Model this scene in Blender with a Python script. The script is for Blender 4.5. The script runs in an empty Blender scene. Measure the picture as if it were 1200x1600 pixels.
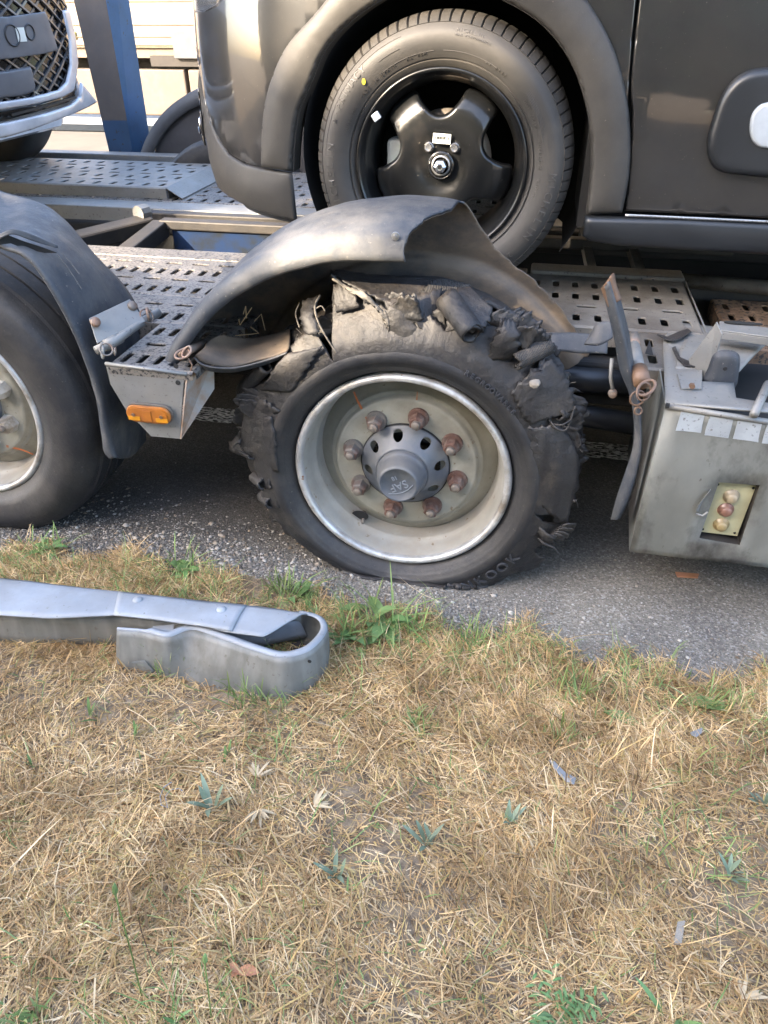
import bpy, bmesh, math, random
import numpy as np
from math import sin, cos, pi, radians as R_, atan2, hypot, sqrt
from mathutils import Vector, Matrix, noise
from mathutils.geometry import delaunay_2d_cdt
random.seed(7); rng = np.random.default_rng(7)
S = bpy.context.scene
COL = S.collection

# ------------------------------------------------------------------ camera
PSI, TH, ROLL, FPX = 0.2039, 0.6053, -0.0062, 1150.2      # yaw to the left, pitch down, roll, focal length (for a 1200 px wide frame)
CAM = Vector((0.2715, -1.5312, 1.2759))
fw = Vector((-sin(PSI)*cos(TH), cos(PSI)*cos(TH), -sin(TH)))
rt = Vector((cos(PSI), sin(PSI), 0)); up = rt.cross(fw)
rt, up = rt*cos(ROLL)+up*sin(ROLL), -rt*sin(ROLL)+up*cos(ROLL)
cd = bpy.data.cameras.new('camera'); cam = bpy.data.objects.new('camera', cd); COL.objects.link(cam)
m = Matrix((rt, up, -fw)).transposed().to_4x4(); m.translation = CAM; cam.matrix_world = m
cd.sensor_fit = 'VERTICAL'; cd.sensor_height = 32.0; cd.lens = 32.0*FPX/1600; cd.clip_start = .02; cd.clip_end = 800
S.camera = cam

# ------------------------------------------------------------------ light
SUN = Vector((-.56, -.72, .44)).normalized()
el = math.asin(SUN.z)
w = bpy.data.worlds.new('World'); S.world = w; w.use_nodes = True
nt = w.node_tree; sk = nt.nodes.new('ShaderNodeTexSky'); sk.sky_type = 'NISHITA'; sk.sun_disc = False
sk.sun_elevation = el; sk.sun_rotation = atan2(SUN.x, SUN.y); sk.air_density = .85; sk.dust_density = 3.0; sk.ozone_density = 1.0
bg = nt.nodes['Background']; bg.inputs['Strength'].default_value = 0.15
nt.links.new(sk.outputs[0], bg.inputs[0])
sl = bpy.data.lights.new('sun', 'SUN'); sl.energy = 2.6; sl.angle = R_(.55); sl.color = (1, .83, .62)
so = bpy.data.objects.new('sun', sl); COL.objects.link(so)
so.rotation_euler = SUN.to_track_quat('Z', 'Y').to_euler(); so.location = (-8, -10, 9)
S.view_settings.view_transform = 'Standard'; S.view_settings.look = 'None'
S.view_settings.exposure = 3.45; S.view_settings.gamma = 1; S.view_settings.use_curve_mapping = False
S.cycles.use_denoising = True if hasattr(S, 'cycles') else True

# ------------------------------------------------------------------ helpers
def ray(px, py): return (fw + rt*((px-600)/FPX) - up*((py-800)/FPX))
def at(px, py, **k):
    (ax, v), = k.items(); i = 'XYZ'.index(ax); d = ray(px, py); t = (v-CAM[i])/d[i]
    return CAM + d*t
def tag(o, label=None, cat=None, group=None, kind=None):
    if label: o['label'] = label
    if cat: o['category'] = cat
    if group: o['group'] = group
    if kind: o['kind'] = kind
    return o
def thing(name, loc, label, cat, group=None):
    o = bpy.data.objects.new(name, None); COL.objects.link(o); o.location = loc; o.empty_display_size = .1
    return tag(o, label, cat, group)
def world_loc(o):
    v = Vector(o.location)
    p = o.parent
    return v
def link(o, parent):
    COL.objects.link(o)
    if parent is not None:
        o.parent = parent
        t = Vector((0, 0, 0)); p = parent
        while p is not None:
            t += p.location if p.get('_w') is None else Vector(p['_w']); p = None
        o.matrix_parent_inverse = Matrix.Translation(-t)
        # children of parts: parent parts keep identity local transforms, so the root offset is undone once
        if parent.parent is not None: o.matrix_parent_inverse = parent.matrix_basis.inverted()
def obj(name, V, F, mat, parent=None, smooth=False, bevel=0, solid=0, sub=0, offset=0, me=None):
    if me is None:
        me = bpy.data.meshes.new(name); me.from_pydata([tuple(v) for v in V], [], F); me.update()
        if mat is not None: me.materials.append(mat)
        if smooth: me.shade_smooth()
    o = bpy.data.objects.new(name, me)
    link(o, parent)
    if solid:
        md = o.modifiers.new('s', 'SOLIDIFY'); md.thickness = solid; md.offset = offset
    if bevel:
        md = o.modifiers.new('b', 'BEVEL'); md.width = bevel; md.segments = 2; md.limit_method = 'ANGLE'; md.angle_limit = R_(40)
    if sub:
        md = o.modifiers.new('u', 'SUBSURF'); md.levels = sub; md.render_levels = sub
    return o
class MB:
    def __init__(s): s.V = []; s.F = []
    def add(s, V, F):
        n = len(s.V); s.V += [Vector(v) for v in V]; s.F += [tuple(i+n for i in f) for f in F]; return s
    def box(s, a, b, M=None):
        x0, y0, z0 = a; x1, y1, z1 = b
        V = [Vector(p) for p in ((x0,y0,z0),(x1,y0,z0),(x1,y1,z0),(x0,y1,z0),(x0,y0,z1),(x1,y0,z1),(x1,y1,z1),(x0,y1,z1))]
        if M: V = [M @ v for v in V]
        return s.add(V, [(0,3,2,1),(4,5,6,7),(0,1,5,4),(1,2,6,5),(2,3,7,6),(3,0,4,7)])
    def prism(s, poly, d):          # poly: 3-D points in order, d: extrusion vector
        n = len(poly); V = [Vector(p) for p in poly]+[Vector(p)+Vector(d) for p in poly]
        F = [tuple(range(n-1, -1, -1)), tuple(range(n, 2*n))]+[(i, (i+1) % n, (i+1) % n+n, i+n) for i in range(n)]
        return s.add(V, F)
    def tube(s, pts, r, n=8, cap=True):
        pts = [Vector(p) for p in pts]; V = []; F = []
        rr = r if isinstance(r, (list, tuple)) else [r]*len(pts)
        a = None
        for i, p in enumerate(pts):
            t = (pts[min(i+1, len(pts)-1)]-pts[max(i-1, 0)]).normalized()
            if a is None: a = t.orthogonal().normalized()
            a = (a-t*a.dot(t)).normalized(); b = t.cross(a)
            V += [p+(a*cos(2*pi*k/n)+b*sin(2*pi*k/n))*rr[i] for k in range(n)]
        for i in range(len(pts)-1):
            for k in range(n): F.append((i*n+k, i*n+(k+1) % n, (i+1)*n+(k+1) % n, (i+1)*n+k))
        if cap: F.append(tuple(range(n-1, -1, -1))); F.append(tuple(range(len(pts)*n-n, len(pts)*n)))
        return s.add(V, F)
    def lathe(s, prof, c, n=64, a0=0, a1=2*pi, f=None):   # prof: (r, y); axis along Y through c
        full = abs(a1-a0-2*pi) < 1e-6; N = n if full else n+1; V = []; F = []; k = len(prof)
        for i in range(N):
            a = a0+(a1-a0)*i/n
            for j, (r, y) in enumerate(prof):
                if f: r, y = f(a, r, y, j)
                V.append(Vector((c[0]+r*cos(a), c[1]+y, c[2]+r*sin(a))))
        for i in range(n):
            i2 = (i+1) % N
            for j in range(k-1): F.append((i*k+j, i*k+j+1, i2*k+j+1, i2*k+j))
        return s.add(V, F)
    def build(s, name, mat, parent=None, **k): return obj(name, s.V, s.F, mat, parent, **k)
def catmull(P, n, closed=False):
    P = [np.array(p, float) for p in P]; out = []; m_ = len(P)
    segs = m_ if closed else m_-1
    for i in range(segs):
        g = lambda j: P[j % m_] if closed else P[min(max(j, 0), m_-1)]
        a, b, c, d = g(i-1), g(i), g(i+1), g(i+2)
        for k in range(n):
            t = k/n; out.append(.5*((2*b)+(c-a)*t+(2*a-5*b+4*c-d)*t*t+(3*b-a-3*c+d)*t**3))
    if not closed: out.append(P[-1])
    return out
def resamp(P, n):
    P = np.array([list(p) for p in P]); d = np.r_[0, np.cumsum(np.linalg.norm(np.diff(P, axis=0), axis=1))]
    t = np.linspace(0, d[-1], n); return np.stack([np.interp(t, d, P[:, k]) for k in range(P.shape[1])], 1)
def inside(p, poly):
    x, y = p[0], p[1]; c = False; j = len(poly)-1
    for i in range(len(poly)):
        xi, yi = poly[i][0], poly[i][1]; xj, yj = poly[j][0], poly[j][1]
        if (yi > y) != (yj > y) and x < (xj-xi)*(y-yi)/(yj-yi+1e-12)+xi: c = not c
        j = i
    return c
def edist(p, poly):
    P = np.asarray(poly); A = P; B = np.roll(P, -1, 0); d = B-A
    t = np.clip(((np.array(p[:2])-A)*d).sum(1)/np.maximum((d*d).sum(1), 1e-14), 0, 1)
    return float(np.sqrt((((A+d*t[:, None])-np.array(p[:2]))**2).sum(1).min()))
def fill2d(poly, step, roll=0, holes=()):
    """triangulate polygon with interior grid; returns (pts2d, faces, edge distance)"""
    poly = [tuple(map(float, p[:2])) for p in poly]; holes = [[tuple(map(float, p[:2])) for p in h] for h in holes]
    V = list(poly); E = [(i, (i+1) % len(poly)) for i in range(len(poly))]
    for h in holes:
        n = len(V); V += h; E += [(n+i, n+(i+1) % len(h)) for i in range(len(h))]
    rings = [poly]+holes
    def ok(p, m_): return inside(p, poly) and not any(inside(p, h) for h in holes) and min(edist(p, q) for q in rings) > m_
    if roll:
        for q in rings:
            Q = resamp(list(q)+[q[0]], max(8, int(sum(hypot(q[i][0]-q[i-1][0], q[i][1]-q[i-1][1]) for i in range(len(q)))/(step*.5))))
            for i in range(len(Q)-1):
                t = Q[(i+1) % (len(Q)-1)]-Q[i-1]; l = hypot(*t) or 1; nrm = np.array([-t[1], t[0]])/l
                for sgn in (1, -1):
                    for f in (.3, .65, 1.0):
                        p = Q[i]+nrm*sgn*roll*f
                        if ok(p, roll*f*.85): V.append(tuple(p))
    xs = [p[0] for p in poly]; ys = [p[1] for p in poly]
    mrg = max(step*.45, roll*1.15)
    for i in range(int((max(xs)-min(xs))/step)+1):
        for j in range(int((max(ys)-min(ys))/step)+1):
            p = (min(xs)+(i+.5)*step+random.uniform(-.05, .05)*step, min(ys)+(j+.5)*step)
            if ok(p, mrg): V.append(p)
    r = delaunay_2d_cdt([Vector(v) for v in V], E, [], 0, 1e-7)
    v2, f2 = r[0], r[2]; F = []
    for f in f2:
        c = (sum(v2[i][0] for i in f)/3, sum(v2[i][1] for i in f)/3)
        if inside(c, poly) and not any(inside(c, h) for h in holes): F.append(tuple(f))
    used = sorted({i for f in F for i in f}); mp = {a: b for b, a in enumerate(used)}
    P = [(v2[i][0], v2[i][1]) for i in used]; F = [tuple(mp[i] for i in f) for f in F]
    D = [min(edist(p, q) for q in rings) for p in P] if roll else [1]*len(P)
    return P, F, D
def rollf(d, w_): return 0 if d >= w_ or w_ == 0 else w_*(1-sqrt(max(0, 1-(1-d/w_)**2)))
def grid_faces(nu, nv): return [(i*nv+j, (i+1)*nv+j, (i+1)*nv+j+1, i*nv+j+1) for i in range(nu-1) for j in range(nv-1)]

# ------------------------------------------------------------------ materials
def mat(name, base, rough=.6, metal=0, vary=None, speck=None, dust=None, bump=(0, 40), coat=0, stretch=None, spec=.5, emit=None, rough2=None, streak=None):
    """vary=(colour, scale, lo, hi)  speck=(colour, scale, lo, hi)  dust=(colour, amount): lies on up-facing faces; streak=(colour,amount)"""
    mt = bpy.data.materials.new(name); mt.use_nodes = True; n = mt.node_tree.nodes; l = mt.node_tree.links
    b = n['Principled BSDF']; tc = n.new('ShaderNodeTexCoord'); src = tc.outputs['Object']
    if stretch:
        mp = n.new('ShaderNodeMapping'); mp.inputs['Scale'].default_value = stretch; l.new(src, mp.inputs[0]); src = mp.outputs[0]
    def ns(scale, det=6, rg=.6):
        t = n.new('ShaderNodeTexNoise'); t.inputs['Scale'].default_value = scale; t.inputs['Detail'].default_value = det; t.inputs['Roughness'].default_value = rg
        l.new(src, t.inputs['Vector']); return t.outputs['Fac']
    def ramp(f, lo, hi):
        r = n.new('ShaderNodeMapRange'); r.inputs[1].default_value = lo; r.inputs[2].default_value = hi; r.clamp = True; l.new(f, r.inputs[0]); return r.outputs[0]
    def mix(f, a, c):
        x = n.new('ShaderNodeMix'); x.data_type = 'RGBA'
        if isinstance(f, float): x.inputs[0].default_value = f
        else: l.new(f, x.inputs[0])
        for s_, v in ((x.inputs[6], a), (x.inputs[7], c)):
            if isinstance(v, tuple): s_.default_value = (*v, 1)
            else: l.new(v, s_)
        return x.outputs[2]
    c = base
    # fine tonal variation on everything
    c = mix(ramp(ns(9, 5), .35, .68), tuple(x*.82 for x in base), tuple(min(1, x*1.15) for x in base))
    if vary: c = mix(ramp(ns(vary[1], 8, .65), vary[2], vary[3]), c, vary[0])
    if streak:
        mp2 = n.new('ShaderNodeMapping'); mp2.inputs['Scale'].default_value = (30, 30, 2.5); l.new(tc.outputs['Object'], mp2.inputs[0])
        t = n.new('ShaderNodeTexNoise'); t.inputs['Scale'].default_value = 1; t.inputs['Detail'].default_value = 4; l.new(mp2.outputs[0], t.inputs['Vector'])
        mm = n.new('ShaderNodeMath'); mm.operation = 'MULTIPLY'; mm.inputs[1].default_value = streak[1]; l.new(ramp(t.outputs['Fac'], .45, .75), mm.inputs[0]); c = mix(mm.outputs[0], c, streak[0])
    if dust:
        g = n.new('ShaderNodeNewGeometry'); sp = n.new('ShaderNodeSeparateXYZ'); l.new(g.outputs['Normal'], sp.inputs[0])
        a = ramp(sp.outputs['Z'], -.2, .9); mm = n.new('ShaderNodeMath'); mm.operation = 'MULTIPLY'; l.new(a, mm.inputs[0]); l.new(ramp(ns(dust[2] if len(dust) > 2 else 14, 6, .7), .3, .7), mm.inputs[1])
        m2 = n.new('ShaderNodeMath'); m2.operation = 'MULTIPLY'; m2.inputs[1].default_value = dust[1]; l.new(mm.outputs[0], m2.inputs[0]); c = mix(m2.outputs[0], c, dust[0])
    if speck: c = mix(ramp(ns(speck[1], 3, .6), speck[2], speck[3]), c, speck[0])
    if isinstance(c, tuple): b.inputs['Base Color'].default_value = (*c, 1)
    else: l.new(c, b.inputs['Base Color'])
    b.inputs['Roughness'].default_value = rough; b.inputs['Metallic'].default_value = metal
    if rough2 is not None:
        r = n.new('ShaderNodeMapRange'); r.inputs[3].default_value = rough; r.inputs[4].default_value = rough2; r.inputs[1].default_value = .35; r.inputs[2].default_value = .65
        l.new(ns(12, 6), r.inputs[0]); l.new(r.outputs[0], b.inputs['Roughness'])
    b.inputs['Coat Weight'].default_value = coat; b.inputs['Coat Roughness'].default_value = .035; b.inputs['Specular IOR Level'].default_value = spec
    if emit: b.inputs['Emission Color'].default_value = (*emit[0], 1); b.inputs['Emission Strength'].default_value = emit[1]
    if bump[0]:
        bp = n.new('ShaderNodeBump'); bp.inputs['Strength'].default_value = bump[0]; bp.inputs['Distance'].default_value = .004
        l.new(ns(bump[1], 7, .65), bp.inputs['Height']); l.new(bp.outputs[0], b.inputs['Normal'])
    return mt
RUB = mat('tyre_rubber', (.0125,.0138,.017), .6, vary=((.042,.040,.038), 7, .45, .75), dust=((.11,.09,.07), .4), bump=(.35, 90), speck=((.10,.09,.08), 160, .66, .78), rough2=.55)
RUBT = mat('torn_rubber', (.0105,.0112,.0135), .58, vary=((.040,.035,.030), 16, .52, .70), dust=((.085,.066,.050), .36, 10), bump=(.9, 60), speck=((.010,.010,.010), 60, .62, .72), streak=((.06,.057,.053), .4), rough2=.5)
CORDP = mat('cord_ply_rubber', (.040,.038,.037), .75, vary=((.12,.10,.08), 14, .48, .7))
def ridges(mt, scale=230, rot=(0, .6, 0)):
    n = mt.node_tree.nodes; l = mt.node_tree.links; tc = n.new('ShaderNodeTexCoord'); mp = n.new('ShaderNodeMapping'); mp.inputs['Rotation'].default_value = rot; wv = n.new('ShaderNodeTexWave'); wv.inputs['Scale'].default_value = scale; wv.inputs['Distortion'].default_value = 1.2
    l.new(tc.outputs['Object'], mp.inputs[0]); l.new(mp.outputs[0], wv.inputs['Vector']); bp = n.new('ShaderNodeBump'); bp.inputs['Strength'].default_value = .9; bp.inputs['Distance'].default_value = .002; l.new(wv.outputs['Fac'], bp.inputs['Height']); l.new(bp.outputs[0], n['Principled BSDF'].inputs['Normal'])
ridges(CORDP, 110)
CORD = mat('torn_cord', (.15,.135,.115), .85, vary=((.05,.048,.045), 20, .45, .6), bump=(.8, 120), stretch=(1,1,6))
RUBC = mat('car_tyre_rubber', (.022,.0212,.020), .62, vary=((.05,.045,.039), 5, .4, .7), bump=(.08, 150), dust=((.09,.075,.06), .3))
LETT = mat('tyre_lettering', (.058,.054,.050), .5)
LETD = mat('dark_lettering', (.045,.046,.05), .42)
PLA = mat('mudguard_plastic', (.038,.044,.054), .6, vary=((.10,.10,.10), 7, .47, .68), dust=((.13,.12,.108), .45, 20), bump=(.5, 45), streak=((.10,.095,.088), .55), spec=.28, speck=((.16,.15,.135), 130, .66, .74), rough2=.42)
PLI = mat('mudguard_inside', (.125,.092,.062), .85, vary=((.045,.040,.036), 5, .42, .60), dust=((.17,.13,.09), .3), bump=(.4, 60), stretch=(1,1,1.6))
GALV = mat('galvanised_steel', (.195,.198,.195), .5, .35, vary=((.20,.195,.18), 6, .4, .7), dust=((.33,.30,.25), .4), speck=((.10,.09,.08), 110, .62, .72), bump=(.12, 60), rough2=.62)
DECK = mat('deck_steel', (.19,.172,.15), .55, .25, vary=((.12,.11,.098), 5, .42, .68), speck=((.022,.022,.024), 120, .51, .60), bump=(.35, 80), rough2=.4)
DECKR = mat('deck_dirty_steel', (.165,.15,.128), .62, .15, vary=((.09,.075,.06), 6, .42, .66), speck=((.03,.028,.026), 130, .62, .7), bump=(.4, 80))
RUSTD = mat('rusty_plate', (.11,.07,.045), .8, .1, vary=((.30,.20,.13), 7, .45, .65), speck=((.03,.028,.026), 80, .52, .6), bump=(.5, 70))
FRAME = mat('frame_steel', (.028,.026,.025), .6, .2, vary=((.055,.046,.038), 8, .45, .7), bump=(.25, 50), dust=((.07,.06,.048), .5))
BLUED = mat('dark_blue_paint', (.006,.022,.07), .75, spec=.2, vary=((.01,.014,.02), 9, .42, .6), bump=(.1, 40))
BLUE = mat('blue_paint', (.028,.066,.125), .45, vary=((.03,.07,.15), 6, .45, .7), bump=(.1, 40), speck=((.04,.035,.03), 40, .64, .7))
BLUG = mat('brown_worn_paint', (.105,.085,.072), .6, vary=((.08,.072,.068), 7, .4, .7), bump=(.1, 40))
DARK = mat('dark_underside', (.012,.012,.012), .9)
RIMM = mat('rim_metal', (.38,.37,.335), .5, .25, vary=((.25,.225,.18), 5, .45, .7), dust=((.33,.27,.20), .6), bump=(.06, 50), speck=((.18,.13,.08), 45, .66, .74), rough2=.38)
RIML = mat('rim_lip_metal', (.52,.52,.51), .36, .5, vary=((.24,.21,.17), 11, .47, .66), bump=(.06, 60), rough2=.5, speck=((.25,.12,.06), 50, .68, .73))
RIMG = mat('rim_disc_paint', (.27,.265,.225), .5, .12, vary=((.18,.165,.13), 6, .44, .66), bump=(.05, 60), speck=((.14,.10,.06), 60, .66, .74), rough2=.6)
NUTG = mat('grey_nut', (.14,.13,.12), .6, .3, vary=((.14,.07,.05), 14, .5, .66), bump=(.3, 120))
NUTR = mat('rusty_nut', (.10,.052,.038), .75, .15, vary=((.15,.115,.10), 30, .48, .60), bump=(.6, 130))
STUD = mat('stud_metal', (.17,.15,.13), .5, .4, vary=((.2,.14,.1), 40, .5, .7), bump=(.4, 160))
HUB = mat('hub_paint', (.072,.085,.105), .38, .1, vary=((.12,.125,.13), 10, .45, .7), bump=(.1, 60), dust=((.22,.19,.15), .5), rough2=.55)
RUSTS = mat('rust_stain', (.33,.10,.03), .8)
PIN = mat('pin_metal', (.19,.165,.14), .55, .4, vary=((.24,.14,.09), 16, .45, .62), bump=(.3, 90))
PINR = mat('rusty_pin', (.15,.095,.065), .6, .3, vary=((.16,.09,.05), 20, .45, .62), bump=(.4, 90))
AMB = mat('amber_lens', (.36,.115,.012), .35, vary=((.24,.075,.015), 14, .45, .7), speck=((.25,.13,.05), 70, .66, .76), coat=.5)
AMBB = mat('amber_bright', (.52,.21,.01), .3)
BASEC = mat('lamp_base', (.10,.085,.07), .6)
TAPE = mat('reflective_tape', (.33,.355,.375), .38, .1, speck=((.16,.16,.16), 110, .60, .68), vary=((.34,.37,.39), 14, .5, .7), bump=(.1, 40))
PANL = mat('cream_panel', (.36,.34,.21), .5, vary=((.27,.25,.15), 10, .45, .7))
BTN1 = mat('button_white', (.27,.22,.145), .4, coat=.3, vary=((.3,.2,.12), 20, .5, .7)); BTN2 = mat('button_red', (.17,.085,.06), .4, coat=.3, vary=((.3,.24,.18), 20, .5, .7)); BTN3 = mat('button_yellow', (.24,.18,.085), .4, coat=.3, vary=((.36,.26,.14), 20, .5, .7))
BOX = mat('box_steel', (.175,.18,.165), .5, .3, vary=((.045,.042,.04), 4.2, .48, .60), dust=((.27,.25,.21), .6), bump=(.1, 40), speck=((.10,.09,.08), 60, .66, .74), stretch=(1,1,.6), rough2=.62)
PAINT = mat('car_paint', (.031,.031,.032), .28, .4, coat=1.0, vary=((.042,.039,.036), 5, .4, .7), speck=((.12,.105,.09), 170, .69, .75))
TRIM = mat('car_trim', (.036,.034,.031), .66, vary=((.055,.050,.043), 4, .4, .7), bump=(.12, 240), speck=((.11,.095,.08), 110, .70, .76), rough2=.52, spec=.35)
TRIMB = mat('car_trim_smooth', (.014,.016,.019), .38, speck=((.12,.12,.12), 120, .73, .78))
WHT = mat('white_insert', (.30,.33,.36), .35, coat=.4)
BLK = mat('black_gloss', (.008,.008,.008), .2, coat=.6, speck=((.05,.045,.04), 90, .64, .72))
BLKM = mat('black_wheel_steel', (.006,.0065,.007), .3, coat=.3, spec=.35, vary=((.02,.018,.016), 9, .5, .7), speck=((.08,.07,.06), 120, .68, .74))
BRK = mat('brake_disc_metal', (.32,.30,.27), .4, .7, vary=((.16,.12,.09), 12, .45, .65))
CHR = mat('bright_metal', (.62,.62,.62), .18, .95)
CHRD = mat('steel_bolt', (.38,.38,.38), .35, .8)
WPNT = mat('white_car_paint', (.46,.47,.49), .25, coat=1)
GRIL = mat('grille_plastic', (.07,.07,.074), .35, coat=.4)
PLT = mat('plate_holder', (.11,.115,.125), .45)
LABW = mat('label_paper', (.62,.64,.58), .5)
YEL = mat('yellow_mark', (.5,.42,.02), .5)
ZINC = mat('barrier_zinc', (.27,.285,.305), .62, .12, vary=((.215,.225,.235), 7, .45, .66), dust=((.29,.28,.26), .35), bump=(.12, 30), speck=((.16,.15,.13), 90, .66, .74), rough2=.5)
ZINB = mat('barrier_zinc_dull', (.17,.17,.155), .6, .25, vary=((.13,.12,.10), 8, .42, .66), bump=(.12, 60), speck=((.13,.12,.10), 60, .62, .72), streak=((.35,.34,.31), .4))
LCRM = mat('lorry_cream', (.17,.138,.098), .6, vary=((.14,.117,.085), 2, .4, .7)); LSKT = mat('lorry_skirt', (.085,.066,.048), .7, vary=((.065,.05,.038), 2, .4, .7)); LGRY = mat('lorry_grey', (.05,.05,.053), .6)
LEAF = mat('tree_leaf', (.06,.10,.03), .6, vary=((.10,.13,.04), 3, .4, .6)); BARK = mat('bark', (.10,.08,.06), .9, bump=(.5, 20))
SCRAP = mat('plastic_scrap', (.22,.225,.23), .3, coat=.3); WOODC = mat('bark_chip', (.26,.22,.17), .85, bump=(.5, 60), stretch=(1,6,1)); DLEAF = mat('dead_leaf', (.36,.16,.065), .7, vary=((.38,.17,.09), 30, .4, .6))
STONE = mat('pale_stone', (.22,.20,.17), .85, vary=((.25,.22,.18), 60, .45, .6), bump=(.5, 160))
def leafmat(name, a, b):
    mt = bpy.data.materials.new(name); mt.use_nodes = True; n = mt.node_tree.nodes; l = mt.node_tree.links; p = n['Principled BSDF']
    g = n.new('ShaderNodeNewGeometry'); r = n.new('ShaderNodeValToRGB'); els = r.color_ramp.elements
    cols = a; els[0].color = (*cols[0], 1); els[1].color = (*cols[-1], 1)
    for i, c in enumerate(cols[1:-1]): e = els.new((i+1)/(len(cols)-1)); e.color = (*c, 1)
    l.new(g.outputs['Random Per Island'], r.inputs[0])
    tc = n.new('ShaderNodeTexCoord'); nz = n.new('ShaderNodeTexNoise'); nz.inputs['Scale'].default_value = 9; nz.inputs['Detail'].default_value = 5; l.new(tc.outputs['Object'], nz.inputs['Vector'])
    rr_ = n.new('ShaderNodeValToRGB'); rr_.color_ramp.elements[0].position = .36; rr_.color_ramp.elements[0].color = (.60,.56,.52,1); rr_.color_ramp.elements[1].position = .64; rr_.color_ramp.elements[1].color = (1.0,1.0,1.0,1); l.new(nz.outputs['Fac'], rr_.inputs[0])
    mm_ = n.new('ShaderNodeMix'); mm_.data_type = 'RGBA'; mm_.blend_type = 'MULTIPLY'; mm_.inputs[0].default_value = 1; l.new(r.outputs[0], mm_.inputs[6]); l.new(rr_.outputs[0], mm_.inputs[7]); l.new(mm_.outputs[2], p.inputs['Base Color']); p.inputs['Roughness'].default_value = b; p.inputs['Specular IOR Level'].default_value = .3
    tl = n.new('ShaderNodeBsdfTranslucent'); l.new(r.outputs[0], tl.inputs[0]); mx = n.new('ShaderNodeMixShader'); mx.inputs[0].default_value = .07
    l.new(p.outputs[0], mx.inputs[1]); l.new(tl.outputs[0], mx.inputs[2]); l.new(mx.outputs[0], n['Material Output'].inputs[0]); return mt
STRAW = leafmat('dry_straw', [(.09,.045,.018), (.86,.61,.31), (.33,.18,.07), (.72,.48,.22), (.13,.065,.025), (.92,.70,.42), (.56,.34,.14), (.44,.33,.11), (.80,.55,.27), (.28,.155,.06)], .6)
GREEN = leafmat('green_blade', [(.12,.20,.05), (.24,.32,.10), (.16,.25,.07), (.36,.40,.16)], .55)
WEED = leafmat('weed_leaf', [(.10,.20,.06), (.19,.29,.10), (.14,.24,.09)], .5)
PEB = leafmat('pale_pebbles', [(.50,.47,.42), (.34,.31,.27), (.62,.58,.52), (.40,.33,.25)], .85)
GREY = leafmat('grey_green_leaf', [(.19,.25,.16), (.26,.30,.20)], .6)
GRAV = leafmat('gravel_grains', [(.32,.29,.25), (.18,.165,.15), (.44,.41,.36), (.13,.12,.11), (.28,.22,.16), (.52,.49,.43)], .85)

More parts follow.
